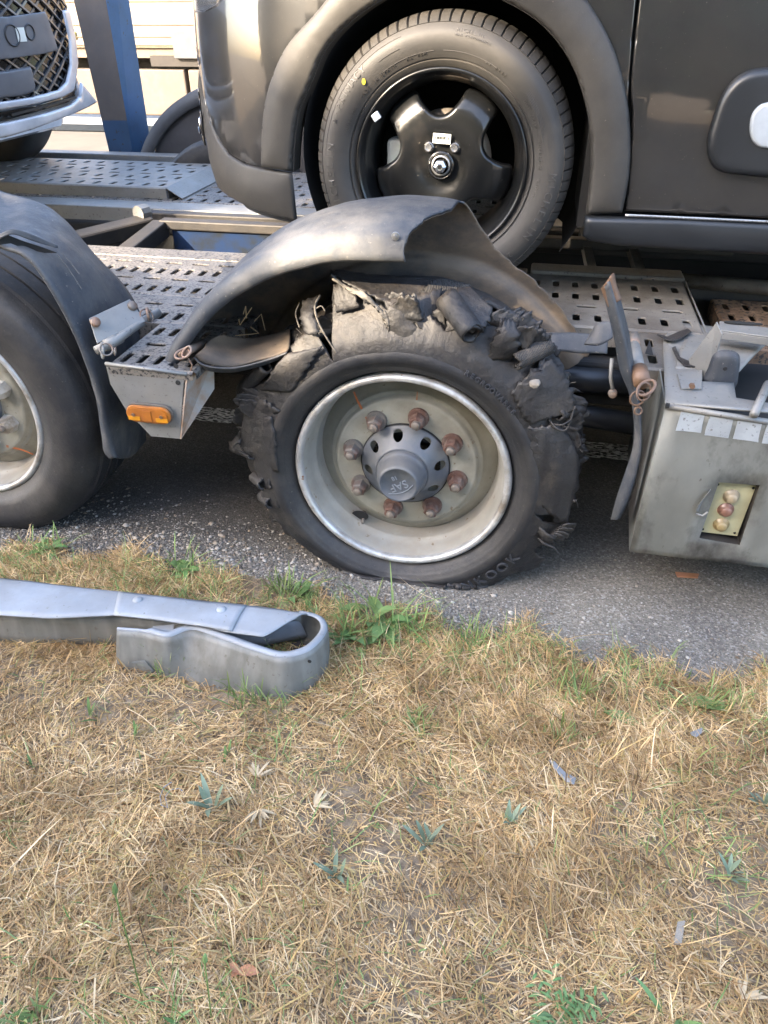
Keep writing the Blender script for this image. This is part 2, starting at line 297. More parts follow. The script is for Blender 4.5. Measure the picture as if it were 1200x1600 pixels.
def ground_mats():
    def base(name):
        mt = bpy.data.materials.new(name); mt.use_nodes = True; n = mt.node_tree.nodes; l = mt.node_tree.links
        tc = n.new('ShaderNodeTexCoord'); return mt, n, l, tc.outputs['Object'], n['Principled BSDF']
    mt, n, l, src, p = base('old_asphalt')
    v = n.new('ShaderNodeTexVoronoi'); v.inputs['Scale'].default_value = 210; l.new(src, v.inputs['Vector'])
    ns = n.new('ShaderNodeTexNoise'); ns.inputs['Scale'].default_value = 3; ns.inputs['Detail'].default_value = 8; l.new(src, ns.inputs['Vector'])
    n2 = n.new('ShaderNodeTexNoise'); n2.inputs['Scale'].default_value = 90; n2.inputs['Detail'].default_value = 6; l.new(src, n2.inputs['Vector'])
    sc = n.new('ShaderNodeSeparateColor'); l.new(v.outputs['Color'], sc.inputs[0])
    r = n.new('ShaderNodeValToRGB'); r.color_ramp.elements[0].position = .0; r.color_ramp.elements[0].color = (.12,.106,.088,1); r.color_ramp.elements[1].position = 1; r.color_ramp.elements[1].color = (.32,.31,.29,1)
    e = r.color_ramp.elements.new(.6); e.color = (.19,.175,.152,1); e = r.color_ramp.elements.new(.88); e.color = (.25,.225,.188,1)
    l.new(sc.outputs[0], r.inputs[0])
    mx = n.new('ShaderNodeMix'); mx.data_type = 'RGBA'; mx.blend_type = 'MULTIPLY'; mx.inputs[0].default_value = 1; l.new(r.outputs[0], mx.inputs[6])
    r2 = n.new('ShaderNodeValToRGB'); r2.color_ramp.elements[0].position = .3; r2.color_ramp.elements[0].color = (.68,.68,.70,1); r2.color_ramp.elements[1].position = .7; r2.color_ramp.elements[1].color = (1.15,1.12,1.05,1); l.new(ns.outputs['Fac'], r2.inputs[0]); l.new(r2.outputs[0], mx.inputs[7])
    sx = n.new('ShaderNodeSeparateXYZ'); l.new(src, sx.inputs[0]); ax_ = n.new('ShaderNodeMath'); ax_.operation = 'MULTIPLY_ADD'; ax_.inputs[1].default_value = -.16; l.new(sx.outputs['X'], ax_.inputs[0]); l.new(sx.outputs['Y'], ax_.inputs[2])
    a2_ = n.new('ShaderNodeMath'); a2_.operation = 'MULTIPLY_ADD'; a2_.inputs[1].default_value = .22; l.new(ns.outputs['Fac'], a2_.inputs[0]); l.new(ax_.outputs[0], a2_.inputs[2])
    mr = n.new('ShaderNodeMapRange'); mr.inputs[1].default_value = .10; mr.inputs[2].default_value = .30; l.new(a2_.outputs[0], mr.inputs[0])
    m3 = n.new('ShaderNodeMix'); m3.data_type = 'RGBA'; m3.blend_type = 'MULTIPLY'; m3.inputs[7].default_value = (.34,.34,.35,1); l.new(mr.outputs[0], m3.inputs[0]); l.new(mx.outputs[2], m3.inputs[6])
    l.new(m3.outputs[2], p.inputs['Base Color']); p.inputs['Roughness'].default_value = .9
    ad = n.new('ShaderNodeMath'); ad.operation = 'ADD'; l.new(v.outputs['Distance'], ad.inputs[0]); l.new(n2.outputs['Fac'], ad.inputs[1])
    bp = n.new('ShaderNodeBump'); bp.inputs['Strength'].default_value = .7; bp.inputs['Distance'].default_value = .003; l.new(ad.outputs[0], bp.inputs['Height']); l.new(bp.outputs[0], p.inputs['Normal'])
    asp = mt
    mt, n, l, src, p = base('dry_soil')
    ns = n.new('ShaderNodeTexNoise'); ns.inputs['Scale'].default_value = 30; ns.inputs['Detail'].default_value = 10; ns.inputs['Roughness'].default_value = .75; l.new(src, ns.inputs['Vector'])
    r = n.new('ShaderNodeValToRGB'); r.color_ramp.elements[0].position = .3; r.color_ramp.elements[0].color = (.06,.038,.024,1); r.color_ramp.elements[1].position = .7; r.color_ramp.elements[1].color = (.36,.265,.165,1); l.new(ns.outputs['Fac'], r.inputs[0]); l.new(r.outputs[0], p.inputs['Base Color'])
    p.inputs['Roughness'].default_value = .95
    bp = n.new('ShaderNodeBump'); bp.inputs['Strength'].default_value = 1; bp.inputs['Distance'].default_value = .01; l.new(ns.outputs['Fac'], bp.inputs['Height']); l.new(bp.outputs[0], p.inputs['Normal'])
    soil = mt
    mt, n, l, src, p = base('worn_line_paint')
    mp = n.new('ShaderNodeMapping'); mp.inputs['Scale'].default_value = (45, 130, 1); l.new(src, mp.inputs[0])
    ns = n.new('ShaderNodeTexNoise'); ns.inputs['Scale'].default_value = 1; ns.inputs['Detail'].default_value = 5; l.new(mp.outputs[0], ns.inputs['Vector'])
    r = n.new('ShaderNodeValToRGB'); r.color_ramp.elements[0].position = .47; r.color_ramp.elements[0].color = (.03,.03,.03,1); r.color_ramp.elements[1].position = .52; r.color_ramp.elements[1].color = (.66,.66,.64,1); l.new(ns.outputs['Fac'], r.inputs[0]); l.new(r.outputs[0], p.inputs['Base Color']); p.inputs['Roughness'].default_value = .9
    line = mt
    return asp, soil, line
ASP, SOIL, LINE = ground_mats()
FARR = mat('far_road_asphalt', (.075,.068,.058), .9, vary=((.095,.085,.07), 1, .4, .6), bump=(.2, 60)); FARG = mat('far_verge_grass', (.06,.085,.02), .9, vary=((.04,.06,.015), 2, .4, .6), bump=(.6, 8))

# ------------------------------------------------------------------ setting
def edgeY(x):
    xs = [-9, -1.164, -.883, -.647, -.348, -.157, .053, .249, .403, .539, .697, .896, 9]
    ys = [.05, -.075, -.045, -.03, -.085, -.125, -.16, -.175, -.16, -.20, -.215, -.205, -.3]
    return float(np.interp(x, xs, ys))
g = MB(); g.box((-400, -60, -1.0), (400, 400, -.06)); tag(g.build('ground', SOIL), kind='structure')
g = MB(); xs = [-400, -9]+[i*.05 for i in range(-60, 61)]+[9, 400]; V = []; F = []
for i, x in enumerate(xs):
    y = edgeY(x)+(noise.noise(Vector((x*9, 0, 0)))*.03 if abs(x) < 3.1 else 0); V += [(x, y-.05, 0), (x, 6.0, 0)]
    if i: F.append((2*i-2, 2*i, 2*i+1, 2*i-1))
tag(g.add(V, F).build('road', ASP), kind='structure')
# verge sheet: gently uneven soil
V = []; F = []; nx, ny = 120, 60
for i in range(nx):
    x = -4.5+9*i/(nx-1)
    for j in range(ny):
        t = j/(ny-1); y = -4.5+(edgeY(x)+.06+4.5)*t**.6
        z = .012+.010*noise.noise(Vector((x*3, y*3, 1)))+.006*noise.noise(Vector((x*14, y*14, 5)))
        if t > .93: z -= (t-.93)*.4
        V.append((x, y, z))
tag(obj('verge', V, grid_faces(nx, ny), SOIL, smooth=True), kind='structure')
g = MB(); g.add([(-400, -60, -.03), (400, -60, -.03), (400, -4.4, -.03), (-400, -4.4, -.03)], [(0,1,2,3)]); tag(g.build('verge_behind', SOIL), kind='structure')
g = MB(); g.add([(-400, 6.0, .0), (400, 6.0, .0), (400, 14, .0), (-400, 14, .0)], [(0,1,2,3)]); tag(g.build('far_carriageway', FARR), kind='structure')
g = MB(); g.add([(-400, 14, 0), (400, 14, 0), (400, 24, .9), (-400, 24, .9)], [(0,1,2,3)]); g.add([(-400, 24, .9), (400, 24, .9), (400, 390, 6), (-400, 390, 6)], [(0,1,2,3)]); tag(g.build('far_verge', FARG), kind='structure')
a = at(320, 648, Z=.0); b = at(960, 707, Z=0); d = (b-a).normalized(); nrm = Vector((-d.y, d.x, 0))
p = a-d*3; q = b+d*3; hw = .055
tag(obj('road_line', [p-nrm*hw+Vector((0,0,.004)), q-nrm*hw+Vector((0,0,.004)), q+nrm*hw+Vector((0,0,.004)), p+nrm*hw+Vector((0,0,.004))], [(0,1,2,3)], LINE), kind='structure')

# ------------------------------------------------------------------ transporter
T = thing('car_transporter', (0, .3, 0), 'dirty grey car transporter trailer with slotted decks, torn mudguards and a burst tyre', 'car transporter')

def slotted(name, x0, x1, y0, y1, z, rows, matl, parent=T, th=.004, skirt=.05, pitch=.045, sw=.0165):
    """rows: list of (y, kind); kind 'y' = slots along Y, 'x' = slots along X. Real holes with pressed-down rims."""
    V = []; F = []; mb = MB(); n = 12
    ys = [y for y, k in rows]; bounds = [y0]+[(ys[i]+ys[i+1])/2 for i in range(len(ys)-1)]+[y1]
    def cell(ax0, ax1, ay0, ay1, cx, cy, lx, ly):
        pts = []
        r = min(lx, ly)/2; ex, ey = lx/2-r, ly/2-r
        for k in range(n):
            a = 2*pi*(k+.5)/n; sx = 1 if cos(a) > 0 else -1; sy = 1 if sin(a) > 0 else -1
            pts.append((cx+r*cos(a)+sx*ex, cy+r*sin(a)+sy*ey))
        out = []
        for k in range(n):
            a = 2*pi*(k+.5)/n; c, s_ = cos(a), sin(a); hx = (ax1-ax0)/2; hy = (ay1-ay0)/2; q = 1/max(abs(c), abs(s_)); out.append(((ax0+ax1)/2+c*q*hx, (ay0+ay1)/2+s_*q*hy))
        corners = [(ax1, ay1), (ax0, ay1), (ax0, ay0), (ax1, ay0)]
        V = [(x, y, z) for x, y in out]+[(cx+(x-cx)*1.0+(.0018 if x > cx else -.0018), y+(.0018 if y > cy else -.0018), z+.0002) for x, y in pts]+[(x, y, z-.0015) for x, y in pts]+[(x, y, z-.0042) for x, y in pts]
        F = []
        for k in range(n):
            k2 = (k+1) % n
            F.append((k, k2, n+k2, n+k)); F.append((n+k, n+k2, 2*n+k2, 2*n+k)); F.append((2*n+k, 2*n+k2, 3*n+k2, 3*n+k))
        for ci, kk in enumerate((1, 4, 7, 10)):
            V.append((*corners[ci], z)); F.append((kk, len(V)-1, (kk+1) % n)) if n == 12 else None
        mb.add(V, F)
    for ri, (y, k) in enumerate(rows):
        b0, b1 = bounds[ri], bounds[ri+1]
        pt = pitch if k == 'y' else pitch*2; m_ = max(1, int(round((x1-x0)/pt))); w_ = (x1-x0)/m_
        for i in range(m_):
            cx = x0+(i+.5)*w_
            lx, ly = (sw, .054) if k == 'y' else (.052, sw)
            cell(x0+i*w_, x0+(i+1)*w_, b0, b1, cx+random.uniform(-.001, .001), y, lx, min(ly, (b1-b0)*.78))
    # rolled edges
    for (p, q) in (((x0, y0), (x1, y0)), ((x1, y0), (x1, y1)), ((x1, y1), (x0, y1)), ((x0, y1), (x0, y0))):
        dx, dy = q[0]-p[0], q[1]-p[1]; L = hypot(dx, dy); nx_, ny_ = dy/L*.006, -dx/L*.006
        mb.add([(p[0], p[1], z), (q[0], q[1], z), (q[0]+nx_, q[1]+ny_, z-.005), (p[0]+nx_, p[1]+ny_, z-.005), (q[0]+nx_, q[1]+ny_, z-skirt), (p[0]+nx_, p[1]+ny_, z-skirt)], [(0,3,2,1), (3,5,4,2)])
    return mb.build(name, matl, parent)
DZ = .60
def rowset(y0, y1, first='y', step=.084):
    n_ = int((y1-y0-.03)/step); return [(y0+.03+step*(i+.5), ('y', 'x')[(i+(0 if first == 'y' else 1)) % 2]) for i in range(n_)]
slotted('deck_plate', -1.6, .245, .37, .70, DZ, [(.415,'y'),(.50,'x'),(.575,'y'),(.655,'y')][:3]+[(.655,'x')], DECK)
slotted('deck_plate', .250, .69, .33, .74, DZ+.003, [(.39,'y'),(.475,'x'),(.56,'y'),(.66,'y')], DECKR, pitch=.056, sw=.019)
slotted('deck_plate', -1.6, -.44, .175, .366, DZ-.003, [(.215,'y'),(.30,'x')], DECK)
slotted('deck_plate', -.668, -.462, -.103, .17, DZ-.006, [(-.055,'y'),(.03,'x'),(.115,'y')], DECK, skirt=.02)
slotted('deck_plate', .80, 1.9, .42, .80, DZ-.06, [(.47,'y'),(.56,'x'),(.65,'y'),(.74,'y')], RUSTD, pitch=.055)
# plain lip along the inner edge of the near track
m_ = MB(); m_.box((-1.7, .709, DZ-.05), (.245, .80, DZ+.002)); m_.build('deck_edge_strip', DECK, T, bevel=.003)
m_ = MB(); m_.box((.256, .749, DZ-.05), (.70, .83, DZ+.012)); m_.build('deck_edge_strip', DECKR, T, bevel=.006)
m_ = MB(); m_.tube([(.70, .80, DZ-.01), (1.0, .80, DZ-.02), (1.8, .86, DZ-.03)], .022, 8); m_.build('edge_tube', DECKR, T, smooth=True)
# oblique flange at the end of the near deck on the right
m_ = MB(); m_.prism([(.699, .30, DZ+.004), (.699, .75, DZ+.004), (.715, .75, DZ-.05), (.725, .30, DZ-.05)], (.004, 0, 0)); m_.build('deck_end_flange', GALV, T)
m_ = MB()
m_.box((-1.8, .83, .44), (1.9, .87, .565)); m_.build('inner_channel', FRAME, T, bevel=.004)
# frame beams between the two tracks
for (y, z0, z1, mt_, x0, x1) in ((1.10, .585, .618, FRAME, -1.12, .9), (1.28, .52, .60, FRAME, -1.30, 1.9), (1.115, .50, .583, BLUED, -1.08, -.40)):
    m_ = MB(); m_.box((x0, y, z0), (x1, y+.05, z1)); m_.build('frame_beam', mt_, T, bevel=.005)
m_ = MB(); m_.prism([(-1.17, .86, .58), (-1.11, .86, .58), (-1.09, 1.12, .616), (-1.15, 1.12, .616)], (0, 0, -.06)); m_.build('cross_beam', FRAME, T, bevel=.006)
m_ = MB(); m_.prism([(-1.06, .86, .52), (-1.03, .86, .52), (-1.0, 1.1, .52), (-1.03, 1.1, .52)], (0, 0, -.05)); m_.build('cross_beam', BLUED, T, bevel=.004)
m_ = MB(); m_.tube([(-1.45, .93, .55), (-1.20, 1.20, .58)], .045, 4); m_.build('cross_beam', FRAME, T, bevel=.008)
m_ = MB(); m_.tube([(-1.235, 1.17, .62), (-1.22, 1.21, .62)], .03, 10); m_.build('end_stop', GALV, T)
for x in (.45, .60):
    m_ = MB(); m_.tube([(x, .86, .56), (x-.03, 1.28, .60)], .02, 4); m_.build('cross_beam', DECKR, T)
slotted('deck_plate', -2.2, 1.6, 1.46, 2.15, DZ+.006, [(1.50+.085*i, 'yx'[i % 2]) for i in range(8)], DECK, pitch=.062, sw=.020)
m_ = MB(); m_.box((-2.6, 1.33, DZ-.06), (1.6, 1.452, DZ+.004)); m_.build('deck_edge_strip', GALV, T, bevel=.004)
# raised ramp plate
o = slotted('ramp_plate', -3.4, -1.27, 1.50, 2.06, DZ+.05, [(1.55+.075*i, 'yx'[i % 2]) for i in range(7)], GALV, pitch=.075, skirt=.045, sw=.024)
m_ = MB(); m_.prism([(-1.264, 1.49, DZ+.05), (-1.264, 2.07, DZ+.05), (-1.20, 2.07, DZ+.012), (-1.20, 1.49, DZ+.012)], (0, 0, -.004)); m_.build('ramp_end', GALV, T)
m_ = MB(); m_.box((-3.4, 2.16, DZ-.05), (-1.3, 2.24, DZ+.06)); m_.build('side_rail', GALV, T, bevel=.005)
# chassis mass below
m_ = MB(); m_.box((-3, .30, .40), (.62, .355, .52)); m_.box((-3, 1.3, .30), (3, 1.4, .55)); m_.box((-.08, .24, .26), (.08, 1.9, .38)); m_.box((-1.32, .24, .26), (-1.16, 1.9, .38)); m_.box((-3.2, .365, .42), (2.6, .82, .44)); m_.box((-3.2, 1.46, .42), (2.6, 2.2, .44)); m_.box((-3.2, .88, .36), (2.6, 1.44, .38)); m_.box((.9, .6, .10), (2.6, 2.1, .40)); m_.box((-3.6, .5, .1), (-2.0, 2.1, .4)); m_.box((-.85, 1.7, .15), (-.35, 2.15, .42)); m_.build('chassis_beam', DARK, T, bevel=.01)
m_ = MB(); m_.tube([(.20, .30, .47), (.62, .30, .47)], .035, 12); m_.tube([(.2, .28, .40), (.62, .28, .36)], .03, 12); m_.build('chassis_tube', TRIMB, T, smooth=True)

# ---- blown wheel
WC = (0, 0, .313)
rim_prof = [(.258,.014),(.268,.010),(.2715,.0),(.2705,-.010),(.266,-.0155),(.260,-.0165),(.255,-.0135),(.2525,-.006),(.252,.0)]
def make_wheel(c, rot, nuts=True, parent=T, rusty=(), lipmat=RIML):
    L = MB().lathe([(x, y) for x, y in rim_prof], c, 128).build('wheel_rim', lipmat, parent, smooth=True)
    MB().lathe([(.252,.0),(.2485,.012),(.245,.035),(.241,.050),(.2365,.056),(.235,.062),(.236,.085),(.23,.10)], c, 128).build('rim_barrel', RIMM, L, smooth=True)
    D = MB().lathe([(.2355,.105),(.222,.092),(.205,.078),(.196,.070),(.195,.067),(.189,.068),(.184,.0625),(.1805,.055),(.177,.0525),(.170,.0525),(.14,.054),(.105,.054),(.09,.054)], c, 128).build('wheel_disc', RIMG, L, smooth=True)
    return L
def nut_mesh(rust):
    m_ = MB()
    m_.lathe([(.0,-.008),(.0215,-.006),(.0225,.0),(.0225,.004)], (0,0,0), 20)
    hx = [(.0165*cos(pi/3*k), .0165*sin(pi/3*k)) for k in range(6)]
    V = [(x, -.006, z) for x, z in hx]+[(x, -.027, z) for x, z in hx]+[(x*.84, -.031, z*.84) for x, z in hx]
    F = [(k, (k+1) % 6, 6+(k+1) % 6, 6+k) for k in range(6)]+[(6+k, 6+(k+1) % 6, 12+(k+1) % 6, 12+k) for k in range(6)]+[tuple(range(12, 18))]
    m_.add(V, F); me = bpy.data.meshes.new('wheel_nut'); me.from_pydata([tuple(v) for v in m_.V], [], m_.F); me.materials.append(NUTR if rust else NUTG); me.update()
    return me
def stud_mesh():
    m_ = MB(); m_.lathe([(0,-.047),(.0075,-.047),(.0092,-.0445),(.0085,-.042),(.0095,-.040),(.0086,-.038),(.0095,-.036),(.0086,-.034),(.0095,-.032),(.0095,-.0275)], (0,0,0), 14)
    m_.lathe([(0,-.0472),(.003,-.0475),(.0035,-.0472)], (0,0,0), 8)
    me = bpy.data.meshes.new('stud'); me.from_pydata([tuple(v) for v in m_.V], [], m_.F); me.materials.append(STUD); me.shade_smooth(); me.update(); return me
NG, NR, ST = nut_mesh(False), nut_mesh(True), stud_mesh()
def put(name, me, loc, parent, rot=(0,0,0)):
    o = bpy.data.objects.new(name, me); o.location = loc; o.rotation_euler = rot; link(o, parent); return o
rim = make_wheel(WC, 0)
for k in range(8):
    a = R_(77-45*k); p = (WC[0]+.1375*cos(a), .052, WC[2]+.1375*sin(a))
    o = put('wheel_nut', NR if k in (0, 1, 2, 3, 4) else NG, p, rim, (0, random.uniform(0, 1), 0)); o.scale = (1.18,)*3; o = put('stud', ST, p, rim); o.scale = (1.18, 1.0, 1.18)
# hub
hub = MB().lathe([(.088,.058),(.111,.056),(.112,.048),(.108,.045),(.098,.040),(.082,.024),(.070,.010),(.066,.006),(.062,.008)], WC, 96).build('hub', HUB, rim, smooth=True)
bm = MB()
for k in range(8):
    a = R_(55-45*k); bm.lathe([(0,-.06),(.0125,-.06),(.0125,.06),(0,.06)], (WC[0]+.092*cos(a), .03, WC[2]+.092*sin(a)), 20)
cut = bm.build('hub_cut', DARK); md = hub.modifiers.new('b', 'BOOLEAN'); md.operation = 'DIFFERENCE'; md.object = cut; md.solver = 'FAST'
dg = bpy.context.evaluated_depsgraph_get(); me2 = bpy.data.meshes.new_from_object(hub.evaluated_get(dg)); hub.modifiers.clear()
if len(me2.vertices) > 200: hub.data = me2
bpy.data.objects.remove(cut)
bm = MB()
for k in range(8):
    a = R_(55-45*k); bm.lathe([(.0128,.060),(.0128,.046),(.0,.046)], (WC[0]+.092*cos(a), .012, WC[2]+.092*sin(a)), 16)
bm.build('hub_recess', DARK, rim)
MB().lathe([(.1115,.0535),(.1145,.0545),(.115,.0505),(.1115,.0485)], WC, 96).build('hub_ring', DARK, rim, smooth=True)
MB().lathe([(.064,.012),(.0635,-.002),(.061,-.006),(.059,-.008),(.058,-.022),(.0515,-.040),(.050,-.047),(.047,-.050),(.0435,-.050),(.042,-.0475),(.0,-.0475)], WC, 64).build('hub_cap', HUB, rim, smooth=True)
def text_mesh(s, size, depth):
    cu = bpy.data.curves.new('lettering', 'FONT'); cu.body = s; cu.size = size; cu.extrude = depth; cu.align_x = 'CENTER'; cu.align_y = 'CENTER'
    o = bpy.data.objects.new('t', cu); COL.objects.link(o); d_ = bpy.context.evaluated_depsgraph_get(); d_.update()
    me = bpy.data.meshes.new_from_object(o.evaluated_get(d_)); bpy.data.objects.remove(o); bpy.data.curves.remove(cu)
    return [v.co.copy() for v in me.vertices], [tuple(p.vertices) for p in me.polygons]
def flat_text(mb, s, size, depth, c, ux, uy):   # c centre, ux/uy in-plane directions
    V, F = text_mesh(s, size, depth); uz = Vector(ux).cross(Vector(uy)); mb.add([Vector(c)+Vector(ux)*v.x+Vector(uy)*v.y+uz*v.z for v in V], F)
def arc_text(tgt, s, c, r, a_mid, size, yf, depth=.0012, adv=.72, inward=False, scx=1):
    mb = MB(); n_ = len(s); da = size*adv/r
    for i, ch in enumerate(s):
        if ch == ' ': continue
        a = a_mid+(-1 if not inward else 1)*(i-(n_-1)/2)*da
        V, F = text_mesh(ch, size, depth)
        rad = Vector((cos(a), 0, sin(a))); tan = Vector((sin(a), 0, -cos(a)))
        if inward: rad, tan = -rad, -tan
        base = Vector((c[0]+r*cos(a), c[1], c[2]+r*sin(a)))
        out = []
        for v in V:
            p = base+tan*v.x*scx+rad*v.y; rr = hypot(p.x-c[0], p.z-c[2]); out.append(Vector((p.x, c[1]+yf(rr)-v.z-.0004, p.z)))
        mb.add(out, F)
    mb.build('tyre_lettering', tgt[1], tgt[0])
tx = MB(); a_ = R_(-152)
ux = Vector((cos(a_), 0, sin(a_))); uy = Vector((-sin(a_), 0, cos(a_)))
cc = Vector((WC[0], -.0478, WC[2]))
flat_text(tx, 'SAF', .030, .0014, cc+uy*.004, ux, uy); flat_text(tx, '18', .016, .0014, cc-uy*.020, ux, uy)
tx.tube([cc+ux*t*.034+uy*(.024-.010*t*t)+Vector((0,-.0006,0)) for t in (-1,-.5,0,.5,1)], .001, 6)
tx.build('cap_lettering', mat('cap_raised', (.20,.22,.245), .45), rim)
# valve and rust runs
vp = at(567, 805, Y=.075); MB().tube([vp+Vector((.0,.02,.0)), vp+Vector((.004,-.02,-.012))], [.006,.004], 8).build('valve', STUD, rim, smooth=True)
hv = MB().lathe([(0,0),(.016,0)], (vp.x-.004, .0665, vp.z+.004), 16); hv.V = [Vector((v.x+(v.x-vp.x)*.5, v.y, v.z)) for v in hv.V]; hv.build('hand_hole', DARK, rim)
def stain(pxs, Y0, Y1, r, parent, name='rust_run'):
    n_ = len(pxs); P = [at(x, y, Y=Y0+(Y1-Y0)*i/(n_-1)) for i, (x, y) in enumerate(pxs)]
    mb = MB()
    for i in range(n_-1):
        d = (P[i+1]-P[i]).normalized(); s_ = d.cross(Vector((0,1,0))).normalized(); w0 = r*(.5+.5*i/(n_-1)); w1 = r*(.5+.5*(i+1)/(n_-1))
        mb.add([P[i]-s_*w0, P[i]+s_*w0, P[i+1]+s_*w1, P[i+1]-s_*w1], [(0,1,2,3)])
    return mb.build(name, RUSTS, parent, solid=.0006)
stain([(553,612),(558,625),(566,640),(572,650),(576,660)], .058, .052, .004, rim)
stain([(652,612),(651,630),(650,645)], .058, .052, .0018, rim)

# ---- torn sidewall
outline = [(376,700,.03),(384,640,0),(392,606,0),(420,588,0),(424,565,0),(448,548,0),(470,524,0),(492,512,0),(504,516,0),(512,530,0),(524,553,0),(527,556,0),(524,535,0),(519,500,0),(518,470,0),(540,462,0),(575,470,0),(612,466,0),(640,474,0),(660,485,0),(682,500,0),(696,512,0),(716,504,0),(740,500,0),(770,510,0),(792,498,0),(815,505,0),(830,528,0),(852,552,0),(880,580,0),(888,612,0),(902,632,0),(896,655,0),(893,675,0),(898,700,0),(902,728,0),(898,765,0),(890,800,0),(881,826,0),(868,822,0),(850,806,0),(836,790,0),(848,815,0),(862,828,0),(845,845,0),(834,850,0),(842,872,0),(828,886,0),(800,893,0),(775,905,0),(700,914,0),(640,905,0),(570,893,0),(520,868,0),(470,834,0),(425,790,0),(412,772,0),(415,758,0),(436,746,0),(412,742,0),(398,722,0),(402,712,0),(380,705,0)]
TA = []
for (x, y, _) in outline:
    p = at(x, y, Y=.005); TA.append((atan2(p.z-WC[2], p.x-WC[0]), hypot(p.x-WC[0], p.z-WC[2])))
# ordered clockwise -> unwrap
ang = [TA[0][0]]
for i in range(1, len(TA)):
    a = TA[i][0]
    while a > ang[-1]+.6: a -= 2*pi
    ang.append(a)
radii = [t[1] for t in TA]
ang_a = np.array(ang[::-1]); rad_a = np.array(radii[::-1])
def r_out(a):
    a0 = ang_a.min()
    while a < a0: a += 2*pi
    while a >= a0+2*pi: a -= 2*pi
    if a > ang_a.max(): return float(np.interp(a, [ang_a.max(), a0+2*pi], [rad_a[np.argmax(ang_a)], rad_a[np.argmin(ang_a)]]))
    i = np.argsort(ang_a); return float(np.interp(a, ang_a[i], rad_a[i]))
def fbm(p, o=4):
    s_, a_, f_ = 0, 1, 1
    for i in range(o): s_ += a_*noise.noise(p*f_); a_ *= .5; f_ *= 2.1
    return s_
def side_y(r):
    return float(np.interp(r, [.268,.274,.280,.290,.308,.33,.36,.39,.42,.46,.6], [.016,.004,-.006,-.018,-.030,-.035,-.029,-.014,.006,.030,.06]))
def torn_sidewall():
    N, K = 900, 26; V = []; F = []
    for i in range(N):
        a = 2*pi*i/N; ro = r_out(a)+.004*noise.noise(Vector((cos(a)*60, sin(a)*60, 2)))+.0025*noise.noise(Vector((cos(a)*170, sin(a)*170, 2)))
        for j in range(K):
            t = j/(K-1); r = .268+(ro-.268)*t
            y = side_y(r)
            # rings moulded into the bead zone
            y += -.0012*math.exp(-((r-.288)/.002)**2)-.001*math.exp(-((r-.318)/.0015)**2)
            P = Vector((cos(a)*r, 0, sin(a)*r)); q = max(0, (r-.325)/.10); q = min(q, 1.2)
            y += q*(.013*fbm(P*7+Vector((3, 0, 0)))+.0022*fbm(P*30))
            z = WC[2]+r*sin(a); x = r*cos(a)
            if z < .010: 
                ov = .010-z; z = .004+.002*(1+noise.noise(P*30)); y -= ov*.35
            V.append((x, y, z))
    for i in range(N):
        i2 = (i+1) % N
        for j in range(K-1): F.append((i*K+j, i*K+j+1, i2*K+j+1, i2*K+j))
    return obj('burst_tyre', V, F, RUBT, T, smooth=True, solid=.009, offset=1)
TY = torn_sidewall(); TY.modifiers[0].offset = -1; TY['label'] = 'burst tyre with its sidewall ripped into ragged flaps'
# smooth clean bead area
MB().lathe([(.268,.012),(.273,.001),(.279,-.009),(.288,-.021),(.292,-.0235),(.294,-.0262),(.300,-.0315),(.308,-.0350),(.309,-.0362),(.320,-.0378),(.328,-.0372),(.334,-.0340)], WC, 160, f=lambda a, r, y, j: (min(r, 1 if sin(a) > -.2 else (WC[2]-.006)/max(.01, -sin(a))), y)).build('tyre_bead', RUB, TY, smooth=True)
# carcass behind
def carcass():
    N, K = 320, 16; V = []; F = []
    for i in range(N):
        a = 2*pi*i/N
        for j in range(K):
            t = j/(K-1); y = .02+.22*t; r = (.405+.02*sin(pi*t) if True else 0)+.018*fbm(Vector((cos(a)*4, sin(a)*4, t*3)))+.006*fbm(Vector((cos(a)*25, sin(a)*25, t*12)))
            r -= .02*(t < .1); z = WC[2]+r*sin(a)
            V.append((r*cos(a), y, max(z, .006+.01*random.random()*(z < 0))))
    for i in range(N):
        i2 = (i+1) % N
        for j in range(K-1):
            c = fbm(Vector((cos(2*pi*i/N)*6, sin(2*pi*i/N)*6, j/K*3+9)))
            if c < .38: F.append((i*K+j, i*K+j+1, i2*K+j+1, i2*K+j))
    obj('tyre_carcass', V, F, RUBT, TY, smooth=True, solid=.010)
    MB().lathe([(.42,.235),(.36,.26),(.27,.24)], WC, 64, f=lambda a, r, y, j: (min(r, (WC[2]-.01)/max(.01, -sin(a)) if sin(a) < -.1 else 9), y)).build('tyre_back', RUB, TY, smooth=True)
carcass()
